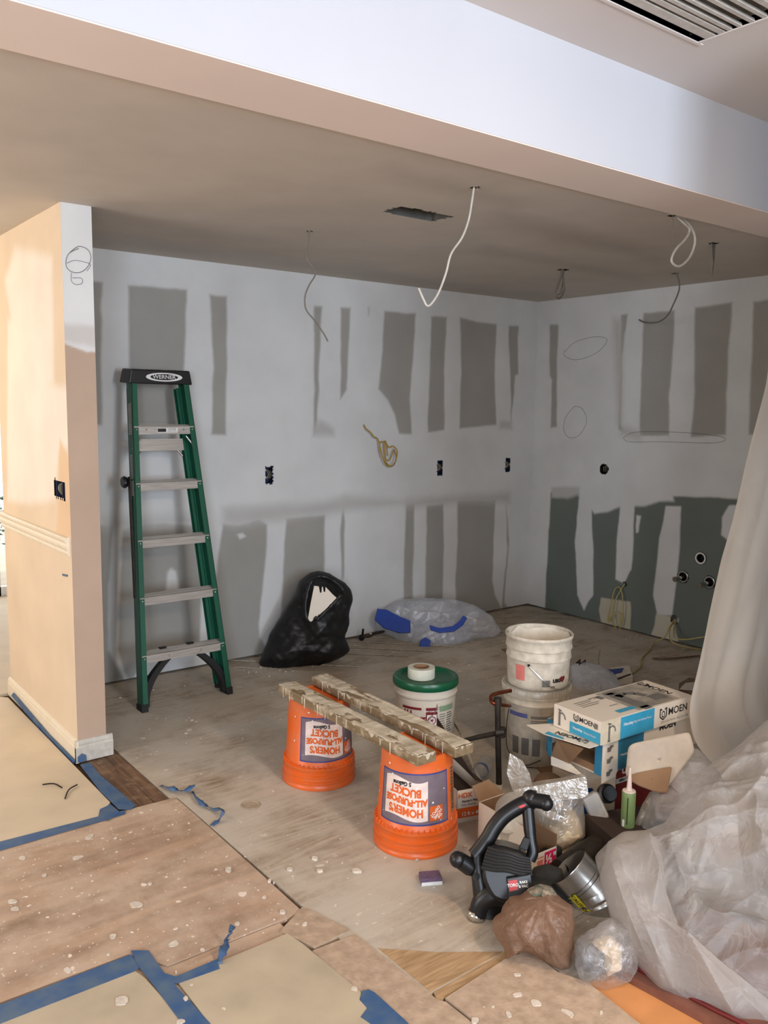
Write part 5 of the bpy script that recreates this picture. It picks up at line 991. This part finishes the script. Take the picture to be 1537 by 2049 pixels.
# ---- open dark box with orange printed front
x0,y0=2.185,2.335
t=thing('plastic_roll_box','open white box with orange print and dark inside, right of the front orange bucket','box',(x0,y0,0),(0,0,R(-16)))
W,Dp,h_=.135,.50,.135
MB().box((0,0,0),(W,Dp,.003)).box((0,0,0),(W,.003,h_)).box((W-.003,0,0),(W,Dp,h_)).box((0,Dp-.003,0),(W,Dp,h_)).box((0,0,0),(.003,Dp,h_)).build('box',M['cardw'],t)
MB().box((.004,.004,.004),(W-.004,Dp-.004,h_*.55)).build('dark_inside',M['carddark'],t)
g=MB(); g.add([(W,.02,h_),(W,Dp-.03,h_),(W-.01,Dp-.05,h_+.12),(W-.02,.06,h_+.0)],[(0,1,2,3)]); g.build('side_flap',M['carddark'],t,thick=.003)
g=MB(); quad_fn(g,lambda u,v:(u,-.001,v),.0,.022,W,.062); g.build('orange_print',M['inkor'],t)
g=MB(); text_mb(g,'HDX',.028,lambda u,v:(u+.035,-.001,v+.112),.001); g.build('orange_lettering',M['inkor'],t)
g=MB(); text_mb(g,'Painter\'s Plastic',.013,lambda u,v:(u+.062,-.001,v+.088),.0004); text_mb(g,'Clear sheeting',.011,lambda u,v:(u+.05,-.001,v+.074),.0001); g.build('black_lettering',M['ink'],t)
g=MB(); text_mb(g,"12 ft x 400'",.022,lambda u,v:(u+.068,-.002,v+.036),.0006,.95); g.build('white_lettering',M['inkw'],t)
for i in range(2): 
    pass
o=MB().tube([(2.758,2.922,0.03),(2.591,2.675,0.02),(2.453,2.445,0.02)],.006,6).build('wood_lath',M['cardw']); tag(o,'thin pale lath lying behind the front orange bucket','stick')
o=MB().tube([(2.895,3.144,0.02),(2.547,2.709,0.16)],.005,6).build('stir_stick',M['timber']); tag(o,'thin wooden stick beside the green-lidded bucket','stick')
# ---- water bottle
_loc=(2.557,2.585,0.033)
t=thing('dark_filler_box','dark box added inside the plastic sheeting heap to darken it','case',(2.42,1.52,0),(0,0,R(-25)))  # added dark filler, hidden in the heap to darken the film
MB().box((-.13,-.10,0),(.13,.10,.13)).build('body',M['carddark'],t,bevel=.01); MB().box((-.134,-.104,.095),(.134,.104,.14)).build('lid',M['blackr'],t,bevel=.008); MB().tube([(-.04,-.11,.12),(-.04,-.13,.12),(.04,-.13,.12),(.04,-.11,.12)],.008,8).build('handle',M['black'],t)
t=thing('dark_filler_bag','slumped black bag shape added under the sheeting to darken it near the photo edge','bag',(2.62,1.22,0),(0,0,R(-50)))  # another added filler shape, black so the sheeting looks darker inside
pillow([(-.22,0),(-.20,.16),(-.10,.27),(.08,.28),(.20,.18),(.23,0),(0,-.0)],(0,.12),.13,.13,lambda u,v:.02*crum(u,v,8,3),80,20,1).build('body',M['blackr'],t,smooth=True)
MB().tube(smooth_path([(-.1,-.02,.26),(-.05,-.02,.33),(.05,-.02,.33),(.1,-.02,.26)],6),.010,8).build('strap',M['black'],t,smooth=True)
t=thing('water_bottle','clear crumpled water bottle with blue cap band lying behind the iron pipe','bottle',_loc,(R(90),0,R(-60)))
MB().lathe([(.001,-.10),(.024,-.10),(.031,-.094),(.032,-.06),(.029,-.05),(.032,-.04),(.032,0),(.030,.01),(.032,.02),(.031,.05),(.022,.075),(.013,.09),(.013,.10)],24).build('body',M['pet'],t,smooth=True)
MB().lathe([(.0325,-.012),(.0328,-.012),(.0328,.004),(.0325,.004)],24).build('label_band',M['inkblue'],t,smooth=True); MB().lathe([(.001,.112),(.0145,.112),(.0145,.098),(.001,.098)],18).build('cap',M['inkw'],t,smooth=True)
# ---- leaf blower
_loc,_rot=(1.88, 1.796, 0.0),(-0.3840,0,-0.8082)
t=thing('leaf_blower','black electric leaf blower with ribbed air intake standing on its nozzle','leaf blower',_loc,_rot)
hs_=[(-0.061,0.0,0.125),(-0.056,0.0,0.198),(-0.032,0.0,0.225),(0.008,0.0,0.225),(0.076,0.0,0.209),(0.094,0.0,0.15),(0.102,0.0,0.076),(0.029,0.0,0.055),(-0.027,0.0,0.064)]
P=[(a,c) for a,_,c in hs_]
MB().prism(resample(P,36,2).tolist(),-.10,.10,'y').build('housing',M['black'],t,bevel=.02,smooth=True)
# ribs of the intake
_a=[(-0.043,0.0,0.215),(0.086,0.0,0.192),(0.094,0.0,0.147),(-0.061,0.0,0.155)]
for k in range(7):
    f_=k/6; A=Vector(_a[0])*(1-f_)+Vector(_a[3])*f_; B=Vector(_a[1])*(1-f_)+Vector(_a[2])*f_; A.y=B.y=-.098; m_=(A+B)/2+Vector((0,-.022,.004))
    MB().tube(smooth_path([A,A*.75+B*.25+Vector((0,-.018,0)),m_,B*.75+A*.25+Vector((0,-.016,0)),B],4),.0062,6).build('intake_rib',M['blackr'],t,smooth=True)
_b=[(0.016,0.134),(0.09,0.153),(0.101,0.088),(0.026,0.066)]
MB().prism(_b,-.118,-.09,'y').build('badge_panel',M['black'],t,bevel=.004)
_c0=[(0.022,0.126),(0.048,0.133),(0.053,0.104),(0.027,0.096)]
MB().prism(_c0,-.120,-.1185,'y').build('badge_red',M['red'],t)
_cc=(0.037,0.115); _cd=(0.069,0.127); _ce=(0.069,0.115)
an=R(10); rot2=lambda u,v,c:(c[0]+u*cos(an)-v*sin(an),-.1208,c[1]+u*sin(an)+v*cos(an))
g=MB(); text_mb(g,'TORO',.0125,lambda u,v:rot2(u,v,_cc),.0003,1.0); text_mb(g,'RAKE',.010,lambda u,v:rot2(u,v,_cd),.0003); text_mb(g,'& VAC',.010,lambda u,v:rot2(u,v,_ce),.0003); g.build('badge_lettering',M['inkw'],t)
hn=MB().tube(smooth_path([(-0.087,-0.02,0.179),(-0.049,-0.02,0.231),(-0.026,-0.02,0.272),(0.005,-0.02,0.31),(0.053,-0.02,0.344),(0.094,-0.02,0.362)],6),.0255,16).build('handle',M['black'],t,smooth=True)
MB().tube([(0.087,-0.03,0.366),(0.144,-0.05,0.363)],.024,16).ball((0.087,-0.03,0.371),.027,8).ball((0.136,-0.05,0.359),.0235,8).build('grip_end',M['black'],hn,smooth=True)
MB().tube(smooth_path([(0.079,-0.02,0.342),(0.085,-0.02,0.288),(0.091,-0.02,0.243),(0.098,-0.02,0.206),(0.089,-0.02,0.182)],5),[.020]*8+[.019]*13,14).build('rear_strut',M['black'],hn,smooth=True)
MB().prism([(0.069,0.251),(0.091,0.247),(0.079,0.209),(0.053,0.216)],-.045,-.02,'y').build('trigger_guard',M['blackr'],hn,bevel=.003)
MB().prism([(0.047,0.343),(0.066,0.352),(0.072,0.346),(0.056,0.337)],-.047,-.03,'y').build('switch',M['red'],hn,bevel=.001)
MB().tube([(-0.101,-0.03,0.145),(-0.137,-0.05,0.167)],[.028,.026],16).ball((-0.14,-0.055,0.167),.0265,8).ball((-0.1,-0.03,0.145),.0275,8).build('front_grip',M['black'],t,smooth=True)
MB().tube([(-0.08,-0.02,0.198),(-0.072,-0.03,0.132),(-0.058,-0.02,0.065)],[.022,.025,.03],14).build('front_strut',M['black'],t,smooth=True)
MB().tube([(-0.078,-0.06,0.122),(-0.08,0.0,0.114)],.012,14).build('pivot_bolt',M['rubber'],t,smooth=True)
MB().tube(smooth_path([(0.013,-0.02,0.078),(-0.026,-0.03,0.069),(-0.062,-0.03,0.039),(-0.071,-0.02,-0.005)],5),[.05,.05,.05,.045,.042,.04,.038,.036,.034,.032,.030,.029,.028,.028,.027,.027],18).build('outlet_pipe',M['black'],t,smooth=True)
MB().tube([(-0.072,-0.022,0.016),(-0.074,-0.018,-0.011)],.0285,20,cap=False).build('nozzle_ring',M['steel'],t,smooth=True,thick=.003)
MB().tube([(-0.069,-0.022,0.027),(-0.074,-0.018,-0.008)],.024,16).build('nozzle_bore',M['dark'],t,smooth=True)
o=MB().tube(smooth_path([(-0.026,0.03,0.045),(-0.041,0.02,0.0),(-0.016,0.02,-0.027),(0.016,0.04,-0.025)],5),.040,14).build('impeller_cover',M['blackr'],t,smooth=True)
# ---- black tubes/vacuum pipe behind the duct
o=MB().tube([(2.185,1.814,0.05),(2.324,1.832,0.055),(2.535,1.831,0.065)],[.035,.038,.04],18).build('blower_tube',M['iron'],smooth=True); tag(o,'black blower tube lying behind the silver duct','tube')
o=MB().prism(resample([(2.24,1.958),(2.314,1.947),(2.316,1.902),(2.226,1.893),(2.2,1.921)],20,2).tolist(),.0,.05).build('plastic_plate',M['blackr'],bevel=.01); tag(o,'small flat black plastic part beside the magenta labelled box','plastic part')
_loc,_rot=(2.077, 1.772, 0.0),(-0.4363,0,-0.8645)
t=thing('debris_bag','dark grey cloth debris bag slumped between the blower and the duct','bag',_loc,_rot)
pillow([(-0.09,-0.01),(-0.068,0.054),(-0.049,0.095),(-0.005,0.111),(0.045,0.101),(0.055,0.053),(0.089,0.011),(0.074,-0.036),(-0.006,-0.054),(-0.071,-0.054)],(-0.006,0.023),.03,.03,lambda u,v:.02*crum(u,v,10,3),100,24,1).build('cloth_body',mat('charcoal_cloth',(46,46,44),.8,noise=.15),t,smooth=True)
# ---- silver duct

_loc,_rot=(2.16, 1.72, 0.05),(-0.3491,0,-0.8983)
t=thing('duct_elbow','galvanised round duct elbow with yellow sticker beside the brown bag','duct',_loc,_rot)
A,B,E=[Vector(p) for p in [(-0.03,-0.02,0.056),(0.046,0.0,-0.013),(0.103,0.03,-0.116)]]
ax=(B-A).normalized(); q=Vector((0,0,1)).rotation_difference(ax).to_matrix().to_4x4(); mx=Matrix.Translation(A)@q; l1=(B-A).length
MB().lathe([(.076,0),(.0765,.002),(.076,.004),(.0755,l1*.55),(.080,l1*.57),(.080,l1*.61),(.0755,l1*.63),(.0755,l1*.67),(.080,l1*.69),(.080,l1*.73),(.0755,l1*.75),(.0755,l1+.02)],48,mx).build('first_section',M['zinc'],t,smooth=True)
MB().lathe([(.074,.003),(.074,l1)],40,mx).build('inside_face',M['grille_dark'],t,smooth=True)
ax2=(E-B).normalized(); mx2=Matrix.Translation(B)@Vector((0,0,1)).rotation_difference(ax2).to_matrix().to_4x4(); l2=(E-B).length
MB().lathe([(.0765,-.01),(.081,.01),(.081,.018),(.0765,.022),(.081,.03),(.081,.038),(.076,.045),(.075,l2),(.001,l2)],48,mx2).build('second_section',M['zinc'],t,smooth=True)
# yellow sticker along the duct axis on its lower left side
vl=(mx.inverted().to_3x3()@Vector((-.55,-.80,-.25))).normalized(); a0=math.atan2(vl.y,vl.x)
tang=mx.to_3x3()@Vector((-sin(a0),cos(a0),0)); sg=1 if tang.dot(Vector((.8,0,.6)))>0 else -1
def stk(u,v,off=.081): a=a0+sg*v/.08; return tuple(mx@Vector((off*cos(a),off*sin(a),l1*.90+u)))
g=MB(); quad_fn(g,lambda u,v: stk(u,v,.0815),-.038,-.014,.040,.014,1,8); g.build('sticker',M['yellow'],t)
g=MB(); text_mb(g,'CAUTION',.017,lambda u,v: stk(u,v,.0823),.0004,1.0); g.build('sticker_lettering',M['dark'],t)
# ---- brown bag
_loc,_rot=(1.816, 1.579, 0.0),(-0.4363,0,-0.8551)
t=thing('brown_bag','translucent brown plastic bag gathered at the top in front of the blower','bag',_loc,_rot)
_o=[(-0.116,0.115),(-0.088,0.16),(-0.052,0.172),(-0.03,0.188),(0.029,0.197),(0.059,0.181),(0.097,0.154),(0.108,0.107),(0.107,0.047),(0.097,-0.008),(0.073,-0.02),(0.029,-0.003),(-0.015,0.018),(-0.059,0.013),(-0.092,-0.009),(-0.1,0.028),(-0.128,0.052),(-0.137,0.092)]
_cc=(0.008,0.178)
def fold(u,v):
    a=np.arctan2(v-_cc[1],u-_cc[0]); r_=np.hypot(u-_cc[0],v-_cc[1]); return .020*ridge(a*2.6,r_*2.0,4,2)*np.clip(r_*9,0,1)+.030*crum(u,v,14,2)+.010*crum(u,v,32,6)
pillow(_o,(-0.003,0.081),.12,.06,fold,170,46,1,jag=.008).build('bag_film',M['filmbrown'],t,smooth=True)
pillow([(-0.086,0.112),(-0.029,0.16),(0.045,0.169),(0.083,0.118),(0.079,0.036),(0.021,0.016),(-0.052,0.027),(-0.098,0.056)],(-0.003,0.081),.08,.04,lambda u,v:.02*ridge(u*8,v*8,3,2),80,20,2).build('inner_layer',M['filmbrown'],t,smooth=True)
_o=[(-0.051,0.158),(-0.036,0.19),(-0.001,0.208),(0.035,0.204),(0.054,0.181),(0.028,0.158),(-0.014,0.156)]
pillow(_o,(0.005,0.182),.05,.03,lambda u,v:.02*ridge(u*25,v*25,3,2),70,14,1).build('green_print_knot',mat('green_grey_print_film',(74,88,78),.5,noise=.25,nscale=60,rgb2=(160,140,120)),t,smooth=True)
# ---- wrapped fitting
_loc,_rot=(1.89, 1.4, 0.0),(-0.4363,0,-0.9332)
_o=[(-0.082,0.084),(-0.062,0.111),(-0.015,0.148),(0.019,0.173),(0.071,0.162),(0.099,0.1),(0.094,0.042),(0.077,0.013),(0.041,0.001),(0.015,-0.023),(-0.034,-0.015),(-0.065,0.001),(-0.077,0.038)]
t=thing('wrapped_fitting','grey plastic fitting wrapped in clear film on the floor beside the brown bag','fitting',_loc,_rot)
pillow(_o,(0.003,0.069),.085,.05,lambda u,v:.035*crum(u,v,18,4)+.012*crum(u,v,40,5),140,34,1,jag=.008).build('clear_wrap',M['filmclear'],t,smooth=True)
pillow([(-0.072,0.088),(-0.04,0.096),(-0.004,0.083),(0.004,0.059),(-0.015,0.019),(-0.057,0.02),(-0.073,0.052)],(-0.038,0.058),.05,.03,None,60,14,2).build('grey_fitting',M['greyfit'],t,smooth=True)
pillow([(-0.037,0.098),(0.008,0.127),(0.05,0.105),(0.053,0.041),(0.013,0.015),(0.002,0.052),(-0.004,0.086)],(0.024,0.072),.045,.03,lambda u,v:.02*ridge(u*18,v*18,3,3),70,16,1).build('white_padding',M['cotton'],t,smooth=True)
# ---- purple sanding block
t=MB().box((-.036,-.026,0),(.036,.026,.024)).build('sanding_block',M['purple'],loc=(1.838,2.088,0.0),rot=(0,0,R(-28)),bevel=.003); tag(t,'small purple sanding sponge on the floor before the front orange bucket','sponge')
MB().box((-.036,-.0275,.0),(.036,-.0262,.012)).build('white_edge',M['inkw'],t)
# ---- red-rimmed board under the sheeting
t=thing('rimmed_board','dark red rimmed board on the orange floor under the plastic sheeting','board',(0,0,0))
P0=Vector((1.959,1.375,0.0));P1=Vector((1.97,1.348,-0.0));
MB().prism([(1.945,1.40),(1.972,1.13),(2.005,.90),(2.9,1.0),(2.9,1.75),(2.0,1.42)],0,.022).build('board',M['redbrown'],t)
MB().tube([(1.985,1.405,.026),(1.998,1.25,.026),(2.012,1.12,.026),(2.045,.92,.026)],.007,8).build('raised_rim',M['redrim'],t,smooth=True)
# ---- cardboard scraps and things at the back
o=MB().prism([(4.074,3.957),(4.189,3.92),(4.172,3.844),(4.019,3.825)],.0005,.006).build('cardboard_scrap',M['card']); tag(o,'small brown cardboard scrap behind the white bucket stack','cardboard')
o=MB().prism([(2.946,2.687),(3.061,2.68),(3.05,2.299),(2.801,2.262),(2.772,2.405)],.002,.010).build('cardboard_scrap',M['card']); tag(o,'flat brown cardboard behind the zip bag','cardboard')
o=MB().prism([(2.909,2.627),(2.963,2.546),(2.9,2.475),(2.851,2.558)],.010,.10).build('brown_carton',M['card'],bevel=.002); tag(o,'plain brown carton half hidden behind the open faucet carton','carton')
t=thing('coin_tray','crumpled brown paper bag with an orange striped tag behind the zip bag','bag',(2.59,2.233,0.09))
pillow([(-.07,-.02),(-.06,.03),(-.02,.05),(.03,.045),(.07,.02),(.06,-.03),(0,-.04)],(0,0),.05,.05,lambda u,v:.012*ridge(u*20,v*20,3,2),60,14,1).build('paper_body',M['card'],t,smooth=True)
t.name='paper_bag'
g=MB().box((.02,-.062,.0),(.10,-.058,.045)).build('tag_card',M['inkw'],t); MB().box((.03,-.064,.018),(.048,-.0622,.042)).box((.058,-.064,.018),(.076,-.0622,.042)).build('orange_print',M['inkor'],g)
_loc,_rot=(3.963, 3.086, 0.0),(-0.8727,0,-0.9092)
t=thing('printed_bag','pale crumpled plastic sack with black lettering behind the white bucket stack','bag',_loc,_rot)
pillow([(-0.15,0.123),(-0.099,0.163),(0.024,0.148),(0.111,0.097),(0.169,-0.015),(0.031,-0.074),(-0.111,-0.07)],(-0.002,0.044),.07,.03,lambda u,v:.014*ridge(u*9,v*9,3,3),90,22,1).build('bag_film',M['filmblue'],t,smooth=True)
_cc=(-0.083,0.13)
g=MB(); text_mb(g,'44',.06,lambda u,v:(_cc[0]+u,-.045,_cc[1]+v),.002); g.build('lettering',M['ink'],t)
t=MB().prism([(4.234,3.181),(4.367,3.147),(4.2,2.995),(4.096,3.024)],.0,.045).build('small_white_box',M['cardw'],rot=(0,0,0),bevel=.002); tag(t,'small white box with dark edge behind the faucet cartons','box')
MB().prism([(4.159,3.163),(4.282,3.124),(4.206,3.081),(4.099,3.086)],.0455,.049).build('blue_print',M['bluep'],t)
MB().prism([(4.091,3.026),(4.228,3.033),(4.215,3.019),(4.072,3.005)],.0455,.0475).build('dark_strip',M['carddark'],t)
t=MB().prism([(4.305,2.754),(4.441,2.778),(4.485,2.605),(4.366,2.533),(4.185,2.612)],.0,.05).build('timber_offcut',M['oak'],bevel=.003); tag(t,'brown timber offcut behind the cartons at the edge of the hanging sheet','timber')
MB().prism([(4.201,2.683),(4.324,2.725),(4.537,2.64),(4.332,2.516)],.0505,.054).build('paper_scrap',M['cardw'],t)
for (a,b,lab) in (((1200,1305),(1200,1330),'bent wire end standing behind the printed sack'),):
    o=MB().tube(smooth_path([(4.317,3.334,0.0),(4.309,3.334,0.05),(4.339,3.349,0.1)],4),.003,6).build('wire_scrap',M['wireg']); tag(o,lab,'wire')
o=MB().tube(smooth_path([(4.721,3.227,0.008),(4.794,3.146,0.012),(5.024,3.075,0.01)],4),.006,6).build('wood_sliver',M['oak']); tag(o,'thin dark wood sliver on the floor near the green board','stick')

# ---- plastic sheeting: hanging drape and gathered heap
ps=thing('plastic_sheeting','translucent milky plastic sheeting hanging from the beam and gathered in a heap','plastic sheeting',(2.6,1.6,0))
edge=[(3.62,2.42),(3.30,2.05)]+[(3.31,1.739),(3.206,1.465),(3.127,1.213),(3.042,1.023),(2.98,0.794),(2.931,0.604),(2.887,0.473),(2.914,0.367),(2.98,0.29),(3.097,0.188),(3.264,0.025),(3.4,-0.126)]
E_=np.array([[p[0],p[1]] for p in edge]); d_=np.r_[0,np.cumsum(np.hypot(*np.diff(E_,axis=0).T))]; nt=130
tt=np.linspace(0,d_[-1],nt); ex=np.interp(tt,d_,E_[:,0]); ez=np.interp(tt,d_,E_[:,1])
for _ in range(5): ex[1:-1]=(ex[:-2]+ex[1:-1]*2+ex[2:])/4; ez[1:-1]=(ez[:-2]+ez[1:-1]*2+ez[2:])/4
ns=110; vs=[]
for i in range(nt):
    f_=i/(nt-1)
    for j in range(ns):
        s_=j/(ns-1); wdt=1.25+.25*f_
        x=ex[i]+s_*wdt; z=ez[i]-(0 if i<nt*.8 else 0)
        dy=.055*sin(s_*13+.8*sin(f_*3))*(.35+.8*f_)*min(1,s_*7+.02)+.035*float(ridge(s_*5+f_*1.2,f_*1.3,2,2))*min(1,s_*5)+.02*float(fbm(s_*10,f_*5,1))*f_
        vs.append((x-2.6,1.80+.10*(1-f_)*min(1,s_*3)+dy-1.6,z+.02*sin(s_*9)*f_))
fs=[(i*ns+j,i*ns+j+1,(i+1)*ns+j+1,(i+1)*ns+j) for i in range(nt-1) for j in range(ns-1)]
MB().add(vs,fs).build('hanging_sheet',M['filmhang'],ps,smooth=True)
def in_sheet(locrot,o):
    (l_,r_)=locrot; o.parent=ps; o.location=Vector(l_)-ps.location; o.rotation_euler=r_
_lr=(2.01, 1.392, 0.0),(-0.7330,0,-0.9651)
_o=[(-0.125,0.291),(-0.09,0.336),(-0.046,0.377),(0.021,0.392),(0.08,0.425),(0.123,0.511),(0.182,0.609),(0.288,0.699),(0.392,0.816),(0.551,0.907),(0.685,0.754),(0.667,0.236),(0.515,-0.161),(0.394,-0.151),(0.295,-0.134),(0.217,-0.114),(0.151,-0.095),(0.083,-0.062),(0.019,-0.009),(-0.027,0.056),(-0.068,0.132),(-0.096,0.214)]
_hc=(0.257,0.162); _hk=(0.947,0.575); _h2=(0.187,0.233); _ht=(-0.144,0.537)
def fold(u,v):
    a=np.arctan2(v-_hk[1],_hk[0]-u); r_=np.hypot(u-_hk[0],v-_hk[1])
    return .060*ridge(r_*6+.5*np.sin(a*5)+.5*fbm(u*2,v*2,3),a*2.2,4,2)+.030*ridge(a*6+r_,r_*1.5,9,2)+.060*crum(u,v,3.5,11)+.014*crum(u,v,12,12)-.04*np.exp(-(((u-_h2[0])/.07)**2+((v-_h2[1])/.07)**2))
ob=pillow(_o,_hc,.17,.05,fold,300,110,1,open_back=True).build('gathered_heap',M['film'],ps,smooth=True); in_sheet((_lr[:3] if False else (_lr[0],_lr[1])),ob)
# outer swag along the foot of the heap
_o=[(-0.09,0.336),(-0.039,0.378),(0.037,0.39),(0.083,0.348),(0.095,0.203),(0.148,0.074),(0.256,-0.022),(0.422,-0.063),(0.444,-0.141),(0.217,-0.111),(0.083,-0.062),(-0.0,0.013),(-0.064,0.118),(-0.105,0.227)]
def fold2(u,v): r2=np.hypot(u-_hk[0],v-_hk[1]); return .040*ridge(r2*9,u*1.2,7,2)+.018*crum(u,v,9,13)
ob=pillow(_o,(0.048,0.124),.235,.02,fold2,240,50,1,open_back=True).build('foot_swag',M['film'],ps,smooth=True); in_sheet((_lr[0],_lr[1]),ob)
_lr=(2.62, 1.62, 0.1),(-0.4363,0,-1.0170)
_o=[(-0.022,0.328),(-0.069,0.303),(-0.093,0.267),(-0.117,0.236),(-0.093,0.196),(-0.128,0.137),(-0.147,0.047),(-0.152,-0.002),(-0.066,-0.007),(0.05,0.014),(0.145,0.097),(0.123,0.213),(0.069,0.291),(0.025,0.325)]
def fold3(u,v): return .045*crum(u,v,9,7)+.016*crum(u,v,24,3)
ob=pillow(_o,(-0.007,0.14),.09,.06,fold3,170,44,1,jag=.008,open_back=True).build('crumpled_tuft',M['film'],ps,smooth=True); in_sheet((_lr[0],_lr[1]),ob)
_o=[(-0.128,0.146),(-0.092,0.17),(-0.094,0.108),(-0.138,0.032),(-0.166,-0.004),(-0.175,0.025),(-0.151,0.099)]
ob=pillow(_o,(-0.129,0.085),.03,.02,fold3,90,16,1).build('twisted_tail',M['filmzip'],ps,smooth=True); in_sheet((_lr[0],_lr[1]),ob)

_soft=('print','lettering','splats','drips','rivets','specks','ribs','fins','small_picture','pictures','faucet_picture','lines','logo','flecks','bracket','label_border','blue_bar','crossbar','spreader')
for o in D.objects:
    if o.parent and o.type=='MESH' and any(k in o.name for k in _soft) and 'kind' not in o: o['kind']='stuff'
